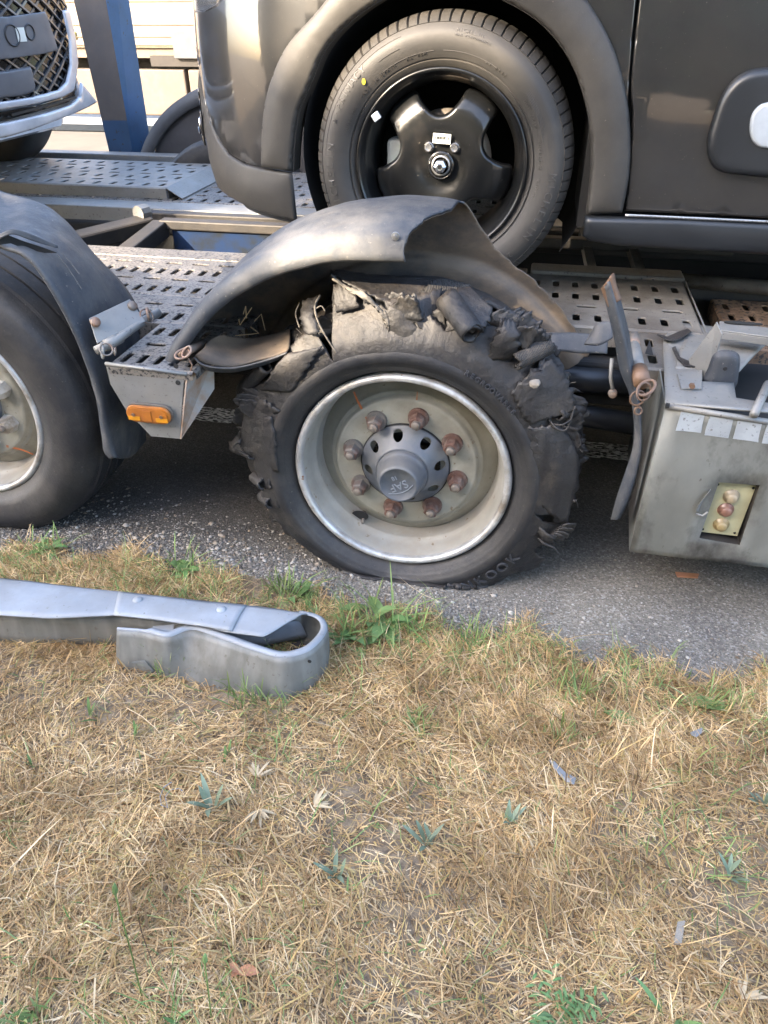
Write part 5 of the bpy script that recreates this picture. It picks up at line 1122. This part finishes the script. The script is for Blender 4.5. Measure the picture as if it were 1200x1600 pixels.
# plate holder with two fixing bosses
PH = wp('plate_holder', woz((60,18),(80,78),(60,84),(2,92))+[(wz(2,92)[0]+.35, wz(2,92)[1]), (wz(2,28)[0]+.35, wz(2,28)[1])]+woz((2,26)), PLT, off=.030, roll=.004, th=.01)
for x, y, r in ((8,55,.030),(35,50,.022)):
    s, z = wz(x, y); X, Y = pfun(WP, WS, s); n_ = nrm_out(WP, WS, s); ring(Vector((X, Y, z))+n_*.031, r, .003, n_, TRIMB, Wc, 'plate_boss')
s, z = wz(21, 54); X, Y = pfun(WP, WS, s); n_ = nrm_out(WP, WS, s); tvec = Vector((-n_.y, n_.x, 0)); c = Vector((X, Y, z))+n_*.032
MB().prism([c-tvec*.02-Vector((0,0,.02)), c+tvec*.02-Vector((0,0,.02)), c+tvec*.02+Vector((0,0,.02)), c-tvec*.02+Vector((0,0,.02))], n_*.001).build('plate_sticker', LABW, Wc)
wp('lower_radar_panel', woz((42,103),(50,142),(30,150),(2,153))+[(wz(2,153)[0]+.3, wz(2,153)[1]), (wz(2,110)[0]+.3, wz(2,110)[1])]+woz((2,110)), PLT, off=.024, roll=.01)
wp('bumper_band', woz((96,16),(106,60),(110,100),(104,142),(88,152),(40,164),(2,170))+[(sL, wz(2,170)[1]), (sL, wz(2,158)[1])]+woz((2,157),(40,151),(80,140),(92,128),(98,100),(96,60),(86,16)), WPNT, off=.034, roll=.008, step=.02)
wp('lower_intake', woz((100,98),(110,84),(112,120),(112,148),(100,160),(60,172),(2,188))+[(sL, wz(2,188)[1]), (sL, wz(2,174)[1])]+woz((2,173),(50,164),(88,152),(96,135)), BLK, off=.020, roll=.002)
wp('splitter', woz((142,160),(120,172),(80,188),(40,203),(2,214))+[(sL, wz(2,214)[1]), (sL, wz(2,190)[1])]+woz((2,190),(60,176),(100,163),(114,150),(116,128)), WPNT, off=.032, roll=.010)
mb = MB()
for k in range(5):
    Q = []
    for i in range(8):
        s, z = wz(108-i*14, 100+k*13+i*3.4+ (i*.5)); X, Y = pfun(WP, WS, s); n_ = nrm_out(WP, WS, s)
        if inside((s, z), woz((100,98),(110,84),(112,120),(112,148),(100,160),(60,172),(4,188),(4,174),(50,164),(88,152),(96,135))): Q.append(Vector((X, Y, z))+n_*.026)
    if len(Q) > 1: mb.tube(Q, .005, 4)
mb.build('intake_slat', TRIM, Wc)
MB().lathe([(0,.0),(.21,.0),(.30,-.02),(.325,.03),(.325,.17),(.31,.19)], (-2.42, 1.95, .938), 72).build('front_tyre', RUBC, Wc, smooth=True)
m_ = MB(); m_.box((-5.5, .5, .80), (-1.95, 1.98, 1.7)); m_.build('body_shell', mat('white_body', (.7,.7,.72), .35, coat=1), Wc, bevel=.05)

# ------------------------------------------------------------------ far guardrail and passing lorry
GR = thing('guardrail', (-3, 4.6, 0), 'blue-grey steel guardrail along the road beyond the trailer', 'guardrail')
prof = [(0,.545),(-.05,.53),(-.075,.48),(-.05,.43),(0,.415),(.02,.43),(.02,.53)]
m_ = MB(); n_ = len(prof); V = [(x, 4.6+y, z) for x in (-12, 8) for y, z in prof]; m_.add(V, [(i, (i+1) % n_, n_+(i+1) % n_, n_+i) for i in range(n_)]); m_.build('rail', mat('rail_blue_grey', (.035,.045,.06), .5, .2), GR)
for i in range(9):
    m_ = MB(); m_.box((-11.4+i*2.2, 4.63, 0), (-11.33+i*2.2, 4.70, .5)); m_.build('rail_post', GALV, GR)
LO = thing('lorry', (-4, 10, 0), 'cream box lorry passing on the sunlit road behind the trailer', 'lorry')
m_ = MB(); m_.box((-14, 9.0, .80), (-3.62, 11.5, 3.6)); m_.build('cargo_body', LCRM, LO, bevel=.02)
m_ = MB(); m_.box((-3.58, 9.0, .80), (6, 11.5, 3.6)); m_.build('cargo_body', LCRM, LO, bevel=.02)
m_ = MB(); m_.box((-3.66, 9.02, .70), (-3.56, 11.4, 3.5)); m_.build('body_gap', FRAME, LO)
m_ = MB(); m_.box((-14, 9.05, .69), (6, 9.2, .795)); m_.build('side_rail', mat('lorry_rail', (.10,.075,.05), .7), LO)
m_ = MB(); m_.box((-5.0, 8.97, .60), (6, 9.04, .72)); m_.build('underrun_rail', mat('lorry_underrun', (.02,.016,.013), .8), LO)
x = -14
for i, L in enumerate((3.2, 3.0, 3.3, 3.1, 3.4, 3.0)):
    m_ = MB(); m_.box((x, 8.98, .02), (x+L-.05, 9.12, .565)); m_.build('side_skirt', LSKT, LO, bevel=.02); x += L
c = at(208,58,Y=8.98)
m_ = MB(); q = at(268,50,Y=8.93); q2 = at(330,92,Y=8.93); m_.box((q.x, 8.90, q2.z), (q2.x, 9.0, q.z+.02)); m_.build('tank_box', LGRY, LO, bevel=.01)
q = at(106,50,Y=8.98); q2 = at(119,61,Y=8.98); m_ = MB(); m_.box((q.x, 8.975, q2.z), (q2.x, 8.998, q.z)); m_.build('side_marker', YEL, LO)
m_ = MB()
for z in (.83, .92, 1.05, 1.30): m_.box((-14, 8.985, z), (6, 8.999, z+.012))
m_.build('body_trim', mat('lorry_trim', (.09,.055,.032), .7), LO)
m_ = MB(); m_.box((-13, 9.6, .3), (5, 10.9, .68)); m_.build('lorry_chassis', DARK, LO)
q = at(222,183,Y=8.97); q2 = at(250,190,Y=8.97); m_ = MB(); m_.box((q.x, 8.96, q2.z), (q2.x, 8.985, q.z)); m_.build('skirt_step', DARK, LO)

# ------------------------------------------------------------------ crash barrier piece on the grass
ZT = .115
B0 = thing('barrier_end', (-.5, -.40, 0), 'bent galvanised crash barrier end lying in the dry grass', 'crash barrier')
def bz(l, Z=ZT): return [at(x, y, Z=Z) for x, y in l]
fr = bz([(183,985),(230,989),(262,996),(300,984),(345,998),(395,1016),(440,1028),(478,1020),(500,1003),(511,985),(508,970),(494,960),(470,955)])
# make the front wall stand straight, rounded end
base = [at(186,1052,Z=0), at(240,1062,Z=0), at(270,1070,Z=0), at(310,1079,Z=0), at(350,1086,Z=0), at(395,1094,Z=0), at(440,1099,Z=0), at(480,1085,Z=0), at(502,1066,Z=0), at(511,1045,Z=0), at(509,1030,Z=0), at(500,1022,Z=0), at(470,1015,Z=0)]
nn = 60; Tp = resamp(catmull([tuple(p) for p in fr], 6), nn); Bp = resamp(catmull([tuple(p) for p in base], 6), nn); V = []; K = 9
for i in range(nn):
    t, b_ = Vector(Tp[i]), Vector(Bp[i]); b_.z = -.005
    cen = Vector((-.30, -.40, 0)); outw = Vector((t.x-cen.x, (t.y-cen.y)*3, 0)).normalized()
    for j in range(K):
        v = j/(K-1); p = b_.lerp(t, v); V.append(p+outw*(.004*sin(pi*v)))
FW = obj('front_wall', V, grid_faces(nn, K), ZINB, B0, smooth=True, solid=.003)
# rolled top flange
V = []
for i in range(nn):
    t = Vector(Tp[i]); tn = (Vector(Tp[min(i+1, nn-1)])-Vector(Tp[max(i-1, 0)])).normalized(); inn_ = Vector((-tn.y, tn.x, 0))
    for (o_, z) in ((0,-.004),(.0015,.001),(.005,.004),(.010,.005),(.018,.004)): V.append(t+inn_*o_*(.8 if i > 6 else .3)+Vector((0,0,z)))
obj('rolled_flange', V, grid_faces(nn, 5), ZINC, B0, smooth=True, solid=.0025)
# back wall and floor of the trough
bk_ = bz([(-140,948),(0,955),(180,962),(300,972),(400,962),(470,955)]); V = []; Q = resamp([tuple(p) for p in bk_], 30)
for i in range(30):
    for j in range(4): V.append(Vector(Q[i])+Vector((0, .012-.004*j, -.01-.10*j/3)))
obj('back_wall', V, grid_faces(30, 4), ZINB, B0, smooth=True, solid=.003)
V = []; A_ = resamp([tuple(p) for p in bz([(-140,975),(0,966),(180,985),(300,1000),(400,1010),(480,995)], .045)], 30); B_ = resamp([tuple(p) for p in bz([(-140,952),(0,958),(180,965),(300,975),(400,978),(465,970)], .095)], 30)
for i in range(30):
    for j in range(6):
        v = j/5; p = Vector(A_[i]).lerp(Vector(B_[i]), v); p.z += .010*sin(pi*v); V.append(p)
obj('trough_floor', V, grid_faces(30, 6), ZINC, B0, smooth=True, solid=.003)
m_ = MB(); cc2 = at(478,990,Z=.05); m_.lathe([(0,0),(.04,0)], (0,0,0), 24); m_.V = [Vector((cc2.x+v.x, cc2.y+v.z*1.2, .02)) for v in m_.V]; m_.build('end_floor', mat('trough_soil', (.07,.055,.045), .9), B0)  # dark soil-coloured disc near the ground inside the rounded barrier end
# flat strap in lapped lengths
def strap(pxA, pxB, z, name='strap', mt_=ZINC, dz=0, nv=8, lip=.006):
    A_ = resamp([tuple(p) for p in bz(pxA, z)], 24); B_ = resamp([tuple(p) for p in bz(pxB, z)], 24); V = []
    for i in range(24):
        for j in range(nv):
            v = j/(nv-1); p = Vector(A_[i]).lerp(Vector(B_[i]), v); p.z += .004*sin(pi*v)+.002*fbm(p*12, 2)-(lip if j in (0,) else 0); V.append(p)
    return obj(name, V, grid_faces(24, nv), mt_, B0, smooth=True, solid=.003)
strap([(-160,889),(0,899),(100,910),(200,922),(260,931)], [(-160,950),(0,962),(80,966),(180,962),(250,970)], ZT+.012, lip=.010)
strap([(186,924),(260,932),(345,941),(385,945)], [(178,962),(240,968),(300,977),(362,986)], ZT+.0165, lip=.002)
strap([(330,940),(385,945),(440,951),(480,958)], [(300,975),(350,987),(412,995),(462,966)], ZT+.0125, lip=.004)
for x, y in ((215,937),(346,952)):
    c = at(x, y, Z=ZT+.022); mm_ = MB().lathe([(0,-.005),(.008,-.004),(.011,-.001),(.0115,.001)], (0,0,0), 20); mm_.V = [c+Vector((v.x, v.z, -v.y)) for v in mm_.V]; mm_.build('rivet', ZINC, B0, smooth=True)
c = at(491,1031,Y=at(491,1031,Z=.10).y-.0); cp = at(482,1030,Z=.10)
MB().lathe([(0,-.001),(.004,-.001),(.0045,.001)], cp+Vector((.004,-.006,.0)), 10).build('bolt_hole', DARK, B0)
plate('bent_tab', [at(205,1035,Z=.05), at(225,1032,Z=.055), at(240,1048,Z=.03), at(232,1058,Z=.01)], .002, ZINB, B0)
plate('torn_tab', [at(238,978,Z=.10), at(272,975,Z=.11), at(270,990,Z=.11), at(245,995,Z=.10)], .002, ZINC, B0)

# ------------------------------------------------------------------ grass, gravel, weeds
def blades(name, X, Y, Z, L, W, az, elv, bend, matl, label, cat):
    n = len(X); d = np.stack([np.cos(az)*np.cos(elv), np.sin(az)*np.cos(elv), np.sin(elv)], 1)
    side = np.stack([-np.sin(az), np.cos(az), np.zeros(n)], 1); tw = rng.normal(0, .5, n); side[:, 2] = tw*.4
    P0 = np.stack([X, Y, Z], 1); up_ = np.array([0, 0, 1.])
    sb = rng.normal(0, .35, n)
    V = np.zeros((n, 7, 3))
    for k, (t, wf) in enumerate(((0, 1), (.35, .95), (.7, .65))):
        c = P0+d*(L*t)[:, None]-up_*(bend*L*t*t)[:, None]+side*(sb*L*t*t)[:, None]*.6
        V[:, 2*k] = c-side*(W*wf*.5)[:, None]; V[:, 2*k+1] = c+side*(W*wf*.5)[:, None]
    V[:, 6] = P0+d*L[:, None]-up_*(bend*L)[:, None]+side*(sb*L)[:, None]*.6
    V[:, :, 2] = np.maximum(V[:, :, 2], .004+rng.random((n, 1))*.014)
    base = (np.arange(n)*7)[:, None]
    q1 = base+np.array([0, 1, 3, 2]); q2 = base+np.array([2, 3, 5, 4]); t3 = base+np.array([4, 5, 6])
    me = bpy.data.meshes.new(name); me.vertices.add(n*7); me.vertices.foreach_set('co', V.reshape(-1))
    loops = np.concatenate([np.concatenate([q1, q2], 1), t3], 1).reshape(-1)
    me.loops.add(len(loops)); me.loops.foreach_set('vertex_index', loops.astype(np.int32))
    st = (np.arange(n)*11)[:, None]+np.array([0, 4, 8]); me.polygons.add(n*3); me.polygons.foreach_set('loop_start', st.reshape(-1).astype(np.int32))
    me.update(calc_edges=True); me.validate(); me.materials.append(matl)
    o = bpy.data.objects.new(name, me); COL.objects.link(o); tag(o, label, cat, kind='stuff'); return o
def field(x, y, f, s=0):
    out = np.zeros(len(x))
    for k in range(5):
        a = rng2.uniform(0, 2*pi, 4); ph = rng2.uniform(0, 2*pi, 4); ff = f*1.7**k
        for q in range(4): out += np.sin((x*np.cos(a[q])+y*np.sin(a[q]))*ff+ph[q])/1.5**k
    return out/4
rng2 = np.random.default_rng(3)
def scatter(n, x0=-1.75, x1=1.75, y0=-1.30, y1=.02):
    x = rng.uniform(x0, x1, n); y = rng.uniform(y0, y1, n)
    # keep what the place shows near the camera; wedge wider with distance
    keep = (np.abs(x-.10+(y+1.2)*.15) < .86+(y+1.3)*.75)
    ed = np.interp(x, [-9, -1.164, -.883, -.647, -.348, -.157, .053, .249, .403, .539, .697, .896, 9], [.05, -.075, -.045, -.03, -.085, -.125, -.16, -.175, -.16, -.20, -.215, -.205, -.3])
    ed = ed-np.where(x < -.2, .055, .02)+.035*np.sin(x*23)+.02*np.sin(x*57+1)
    keep &= y < ed+rng.normal(0, .018, n)-.01
    return x[keep], y[keep]
x, y = scatter(430000); f1 = field(x, y, 7); keep = rng.random(len(x)) < np.clip(.66+.55*f1, .16, 1); x, y, f1 = x[keep], y[keep], f1[keep]; n = len(x)
L = (rng.gamma(3.2, .0085, n)*(1+.3*np.clip(f1, -1, 1))+.007)*np.where(rng.random(n) < .06, 1.8, 1)*np.where(y > -.25, .75, 1)
flow = 1.2*field(x, y, 3)+1.5
blades('dry_grass', x, y, .006+rng.random(n)*.012, L, rng.gamma(5, .00026, n)+.0005, np.where(rng.random(n) < .35, flow*2+rng.normal(0, .5, n), rng.uniform(0, 2*pi, n)), np.clip(rng.normal(.30, .40, n), -.05, 1.4), rng.uniform(0, .5, n), STRAW, 'thatch of dry straw-coloured grass covering the verge', 'grass')
x, y = scatter(1900); n = len(x)
blades('dry_stalks', x, y, .015+rng.random(n)*.012, rng.uniform(.06, .15, n), rng.uniform(.0010, .0018, n), rng.uniform(0, 2*pi, n), np.clip(rng.normal(.12, .14, n), 0, .6), rng.uniform(0, .15, n), STRAW, 'long dry stalks strewn over the verge', 'grass')
# green blades: more towards the road edge
x, y = scatter(170000); ed = y+.15; g1 = field(x, y, 5); pr = np.clip(.018+.28*np.exp(-((y+.20)/.15)**2)+.20*np.clip(g1-.25, 0, 1), 0, .6)*np.where(x < -.7, .7, 1); keep = rng.random(len(x)) < pr*.58; x, y = x[keep], y[keep]; n = len(x)
blades('green_grass', x, y, .012+rng.random(n)*.008, rng.gamma(4, .010, n)+.014, rng.uniform(.0012, .0026, n), rng.uniform(0, 2*pi, n), np.clip(rng.normal(.8, .35, n), .1, 1.5), rng.uniform(.05, .5, n), GREEN, 'sparse green grass blades among the straw', 'grass')
# gravel and grit on the shoulder
def rocks(name, X, Y, S_, matl, label, z0=.0):
    n = len(X); ico = [(0,0,1),(.9,0,.1),(.28,.85,.15),(-.72,.53,.05),(-.72,-.53,.12),(.28,-.85,.1),(0,0,-.6)]; base = np.array(ico)
    F0 = np.array([(0,1,2),(0,2,3),(0,3,4),(0,4,5),(0,5,1),(6,2,1),(6,3,2),(6,4,3),(6,5,4),(6,1,5)])
    V = base[None]*(1+rng.normal(0, .22, (n, 7, 1)))*S_[:, None, None]; a = rng.uniform(0, 2*pi, n); ca, sa = np.cos(a)[:, None], np.sin(a)[:, None]
    V[..., 0] *= rng.uniform(.8, 1.5, (n, 1)); V[..., 2] *= .55
    Vx = V[..., 0]*ca-V[..., 1]*sa; Vy = V[..., 0]*sa+V[..., 1]*ca; V[..., 0] = Vx+X[:, None]; V[..., 1] = Vy+Y[:, None]; V[..., 2] += z0+(S_*.15)[:, None]
    me = bpy.data.meshes.new(name); me.vertices.add(n*7); me.vertices.foreach_set('co', V.reshape(-1)); lp = ((np.arange(n)*7)[:, None, None]+F0[None]).reshape(-1)
    me.loops.add(len(lp)); me.loops.foreach_set('vertex_index', lp.astype(np.int32)); me.polygons.add(n*10); me.polygons.foreach_set('loop_start', (np.arange(n*10)*3).astype(np.int32)); me.update(calc_edges=True); me.materials.append(matl)
    o = bpy.data.objects.new(name, me); COL.objects.link(o); return tag(o, label, 'gravel', kind='stuff')
n = 26000; x = rng.uniform(-1.8, 1.6, n); edv = np.interp(x, [-1.164, -.883, -.647, -.348, -.157, .053, .249, .403, .539, .697, .896], [-.075, -.045, -.03, -.085, -.125, -.16, -.175, -.16, -.20, -.215, -.205])
y = edv-.08+np.abs(rng.normal(0, .13, n)); x, y = x[:n], y[:n]; dens = np.where(x < .25, 1, .55); k = rng.random(n) < dens; x, y = x[k], y[k]
rocks('gravel', x, y, (rng.gamma(2.2, .00085, len(x))+.0008)*np.where(x < .25, 1, .62), GRAV, 'grit and small stones along the edge of the asphalt')
n = 700; x = np.where(rng.random(700) < .5, rng.uniform(-1.1, -.1, 700), rng.uniform(-1.2, 1.1, 700)); edv = np.interp(x, [-1.164, -.348, .053, .403, .896], [-.075, -.085, -.16, -.16, -.205]); y = edv+np.abs(rng.normal(.01, .07, n)); rocks('pebbles', x, y, np.where(x < .1, 1, .7)*(rng.gamma(3, .0012, n)+.0015), PEB, 'larger pale pebbles scattered by the wheels')

# weeds
def leaf(mb, base, az, elv, L, W, fold=.25, bend=.5, n=6):
    d = Vector((cos(az)*cos(elv), sin(az)*cos(elv), sin(elv))); s_ = Vector((-sin(az), cos(az), 0)); V = []; F = []
    for i in range(n+1):
        t = i/n; c = base+d*L*t-Vector((0,0,bend*L*t*t)); c.z = max(c.z, .012); w_ = W*(sin(pi*min(1, t*.93+.07))**.8)*.5+.0004
        V += [c-s_*w_+Vector((0,0,w_*fold)), c, c+s_*w_+Vector((0,0,w_*fold))]
    for i in range(n): F += [(3*i,3*i+1,3*i+4,3*i+3), (3*i+1,3*i+2,3*i+5,3*i+4)]
    mb.add(V, F)
def weed(px, py, kind, label, s=1.0, cat='weed'):
    s *= 1.6
    s *= random.uniform(.8, 1.15); b = at(px, py, Z=.012); names = {'broad': 'broadleaf_weed', 'tuft': 'grass_tuft', 'blade': 'wide_grass_blades', 'stem': 'flower_stem', 'feather': 'feathery_weed', 'single': 'plantain_leaf', 'grey': 'silvery_weed'}
    root = thing(names[kind], b, label, cat); mb = MB()
    if kind == 'broad':
        for i in range(9): leaf(mb, b+Vector((random.uniform(-.02,.02), random.uniform(-.015,.015), 0)), random.uniform(0, 2*pi), random.uniform(.3, 1.1), random.uniform(.030, .055)*s, random.uniform(.010, .017)*s)
        mb.build('leaves', WEED, root, smooth=True); m2 = MB()
        for i in range(24): leaf(m2, b+Vector((random.uniform(-.04,.04), random.uniform(-.03,.03), 0)), random.uniform(0, 2*pi), random.uniform(.5, 1.4), random.uniform(.04, .09)*s, .003, bend=.3)
        m2.build('stalks', GREEN, root, smooth=True)
    elif kind == 'tuft':
        for i in range(48): leaf(mb, b+Vector((random.gauss(0,.024), random.gauss(0,.017), 0)), random.uniform(0, 2*pi), random.uniform(.7, 1.5), random.uniform(.02, .075)*s, random.uniform(.0012, .0026), bend=random.uniform(.02, .3), n=4)
        mb.build('blades', GREEN, root, smooth=True)
    elif kind == 'blade':
        for i in range(4): leaf(mb, b+Vector((random.gauss(0,.008), random.gauss(0,.006), 0)), random.uniform(0, 2*pi), random.uniform(.9, 1.35), random.uniform(.03, .055)*s, .0042*s, bend=.25)
        mb.build('blades', WEED, root, smooth=True)
    elif kind == 'stem':
        top_ = b+Vector((.01*s, .01, .17*s)); mb.tube([b, b+Vector((.008*s, .0, .08*s)), top_], .0012, 5); mb.build('stem', GREEN, root)
        m2 = MB(); m2.tube([top_, top_+Vector((.001,.001,.007)), top_+Vector((.002,.002,.018)), top_+Vector((.003,.003,.024))], [.0015,.004,.003,.0008], 7); m2.build('bud', WEED, root, smooth=True)
    elif kind == 'feather':
        for i in range(14):
            az = random.uniform(0, 2*pi); e = random.uniform(.3, 1.2); L = random.uniform(.03, .05)*s; d = Vector((cos(az)*cos(e), sin(az)*cos(e), sin(e)))
            for j in range(7): leaf(mb, b+d*L*(j+1)/8, az+(1.1 if j % 2 else -1.1)+random.uniform(-.2,.2), .4, .016*s*(1-.08*j), .004, n=3)
        mb.build('fronds', WEED, root, smooth=True)
    elif kind == 'single':
        leaf(mb, b, random.uniform(-.6,.6)+(pi if random.random() < .5 else 0), .35, .055*s, .019*s, bend=.25, n=8); mb.build('leaf', WEED, root, smooth=True)
    elif kind == 'grey':
        for i in range(7): leaf(mb, b+Vector((random.gauss(0,.004), random.gauss(0,.003), 0)), random.uniform(0, 2*pi), random.uniform(.8, 1.4), random.uniform(.03, .045)*s, .005*s, bend=.2)
        mb.build('leaves', GREY, root, smooth=True)
for a_ in [
 (592,975,'broad','broadleaf weed clump just right of the barrier end, under the flat tyre',1.3), (555,1000,'broad','low leafy weeds against the rounded nose of the barrier',1.0), (640,990,'broad','pale green leaves beside the clump below the tyre, nearest the asphalt',.9),
 (290,890,'broad','small green weed behind the barrier strap, between its two rivets',1.0), (75,862,'broad','green weed in front of the left trailer tyre',1.0), (460,930,'broad','weed sprouting behind the tip of the barrier strap',.9),
 (735,1008,'tuft','upright tuft of thin green grass at the asphalt edge below the flat tyre',1.2), (655,1135,'tuft','bluish-green low tuft right of the barrier, in the straw',.6), (900,1085,'tuft','loose green grass tuft left of the plantain leaf',.8), (440,920,'tuft','green tuft between barrier strap and asphalt',.6), (1130,1110,'tuft','fine green tuft near the right edge by the asphalt',.9),
 (215,1150,'blade','wide green blades below the left end of the barrier front',1.0), (148,1125,'blade','single group of blue-green blades left of the barrier front corner',1.0), (260,1050,'tuft','green grass growing up against the barrier front wall',.9), (385,1100,'tuft','green grass below the middle of the barrier front wall',.8), (490,965,'blade','green blade growing inside the barrier loop',.7),
 (60,1200,'blade','yellow-green blades near the left edge of the verge',.8), (350,1190,'blade','lone slanting green blade in mid verge',.7), (330,1265,'grey','silvery-green weed in the middle of the straw',1.2), (525,1370,'grey','small grey-green sprout in the lower middle of the verge',1.1), (665,1320,'grey','grey sprout in the straw right of the middle',1.0),
 (1070,1095,'single','plantain leaf standing at the asphalt edge on the right',1.0), (1000,1135,'single','flat dark green leaf lying in the straw on the right',1.0), (1192,1085,'single','broad green leaf at the right edge of the photo',1.2), (575,950,'single','rounded green leaf at the top of the weed clump',1.0),
 (865,1585,'feather','feathery bright green weed at the bottom edge',1.1), (1050,1592,'blade','green rosette at the bottom right',1.1), (222,1560,'stem','tallest green flower stem with a bud, lower left',1.2), (330,1590,'stem','shorter green flower stem near the dead leaf',.7), (795,1290,'grey','pale green leaf pair right of centre',.9), (650,1480,'blade','small green sprout low in the middle',.5), (1140,1370,'grey','dull green leaf near the right side of the verge',.9), (272,1600,'blade','green blades at the bottom edge beside the tall stem',.9), (545,1395,'blade','thin green blade low in the middle of the verge',.5),
 (880,1150,'tuft','short tuft between the plastic strip and the asphalt',.5), (1190,1260,'grey','silvery leaves at the right edge, mid verge',1.0), (35,1600,'broad','green leaves at the bottom left corner',.6)]: weed(*a_)

def flat_thing(name, pxs, z, mt_, label, cat, th=.001):
    P = [at(x, y, Z=z+random.uniform(0, .006)) for x, y in pxs]; return tag(MB().prism(P, (0,0,th)).build(name, mt_, None), label, cat)
flat_thing('plastic_strip', [(858,1188),(866,1190),(884,1208),(900,1216),(897,1226),(884,1222),(868,1204)], .028, SCRAP, 'thin bluish plastic strip lying on the straw right of centre', 'litter')
flat_thing('plastic_scrap', [(1078,1145),(1090,1140),(1098,1137),(1096,1146),(1088,1152),(1081,1149)], .026, SCRAP, 'crumpled clear plastic scrap in the straw near the right side', 'litter')
flat_thing('bark_chip', [(1058,1442),(1070,1440),(1064,1478),(1052,1476)], .028, WOODC, 'pale grey bark chip standing out in the straw at lower right', 'wood chip', .004)
flat_thing('wood_chip', [(1055,895),(1092,898),(1090,904),(1058,902)], .004, DLEAF, 'orange wood chip on the asphalt under the steel box', 'wood chip', .004)
DLf = thing('dead_leaf', at(372,1520,Z=.02), 'curled orange-brown dead leaf in the straw at lower left', 'leaf')
mb = MB(); b = at(372,1520,Z=.026)
for az, L_, W_ in ((.15, .034, .017), (2.7, .020, .012), (3.9, .012, .008)): leaf(mb, b, az, .12, L_, W_, fold=1.1, bend=.05)
mb.build('leaf_blade', DLEAF, DLf, smooth=True)
P = [at(x, y, Z=.03) for x, y in ((268,1222),(256,1230),(250,1245),(252,1258),(262,1262),(258,1245),(266,1234),(280,1232),(285,1236))]
tag(MB().tube(P, .0010, 5).build('plastic_curl', SCRAP), 'white plastic thread curled on the straw, left of centre', 'litter')
for k_, (px_, py_) in enumerate([(400,1215),(405,1265),(490,1260),(1160,1560)]):
    b = at(px_, py_, Z=.02); r_ = thing('dry_leaf_fan', b, ['pale dry grass fan in mid verge, the upper of two left of centre', 'pale dry grass fan in mid verge, the lower of two left of centre', 'pale dry grass fan just right of the pair', 'pale dry fan of leaves at the bottom right'][k_], 'dry plant'); mb = MB(); a0 = random.uniform(0, 6)
    for i in range(9): leaf(mb, b, a0+random.uniform(-1.1, 1.1), random.uniform(.1, .6), random.uniform(.025, .045), .005, bend=.2)
    mb.build('blades', mat('pale_straw%d' % k_, (.46,.35,.21), .7), r_, smooth=True)
# stone caught on the tyre
bm_ = bmesh.new(); bmesh.ops.create_icosphere(bm_, subdivisions=2, radius=.0125)
for v in bm_.verts: v.co += v.normal*.003*noise.noise(v.co*150)
me = bpy.data.meshes.new('stone'); bm_.to_mesh(me); bm_.free(); me.materials.append(STONE); o = bpy.data.objects.new('stone', me); o.location = at(836,599,Y=-.045); o.scale = (1, .8, .8); COL.objects.link(o); tag(o, 'grey stone lodged on the torn rubber at the upper right of the burst tyre', 'stone')

# ------------------------------------------------------------------ trees behind the viewer: their shade lies over the foreground
GAPS = [(at(225,400,Z=.60), .26), (at(130,385,Z=.60), .26), (at(585,455,Y=.0), .12), (at(600,90,Y=.47), .18), (at(350,90,Y=.8), .04), (at(440,575,Y=-.02), .04), (at(520,340,Y=.1), .04)]  # openings cut through the crowns along the sun direction, shaping sun patches here
def tree(x, y, h, r, label):
    t = thing('tree', (x, y, 0), label, 'tree', 'trees in a row behind the viewer')
    MB().tube([(x, y, 0), (x+.05, y, h*.35), (x-.05, y+.1, h*.75)], [.16, .12, .04], 10).build('trunk', BARK, t, smooth=True)
    n = 5200; P = rng.normal(0, 1, (n, 3)); P /= np.linalg.norm(P, axis=1)[:, None]; rr = rng.random(n)**.45; P *= rr[:, None]
    lump = 1+.18*np.sin(P[:, 0]*7+x)*np.cos(P[:, 2]*6+y); P = P*lump[:, None]*np.array([r, r*.75, h*.52])+np.array([x, y, h*.52])
    keep = (P[:, 2] > .1)
    s_ = np.array(SUN)
    for g_, rad in GAPS:
        d = P-np.array(g_); t_ = d@s_; perp = np.linalg.norm(d-t_[:, None]*s_, axis=1); keep &= ~(perp < rad+.10)
    P = P[keep]; n = len(P); a = rng.normal(0, 1, (n, 3)); a /= np.linalg.norm(a, axis=1)[:, None]; b = np.cross(a, rng.normal(0, 1, (n, 3))); b /= np.linalg.norm(b, axis=1)[:, None]; s = rng.uniform(.12, .24, n)[:, None]
    V = np.stack([P-a*s, P+b*s*.55, P+a*s, P-b*s*.55], 1).reshape(-1, 3)
    obj('crown', V.tolist(), [(4*i, 4*i+1, 4*i+2, 4*i+3) for i in range(n)], LEAF, t)
for i, (x, y, h, r) in enumerate([(-9.5,-6.4,5.6,1.9),(-7.2,-6.1,5.5,1.8),(-5.2,-6.3,5.5,1.7),(-3.4,-6.0,5.4,1.6),(-1.5,-6.3,5.5,1.7),(.4,-6.2,5.3,1.7),(-6.2,-7.6,5.7,2.0),(-3.6,-7.7,5.7,2.0),(-1.0,-7.8,5.6,2.0),(2.4,-6.5,5.2,1.8)]):
    tree(x, y, h, r, 'leafy roadside tree in the row behind the viewer, shading the verge')
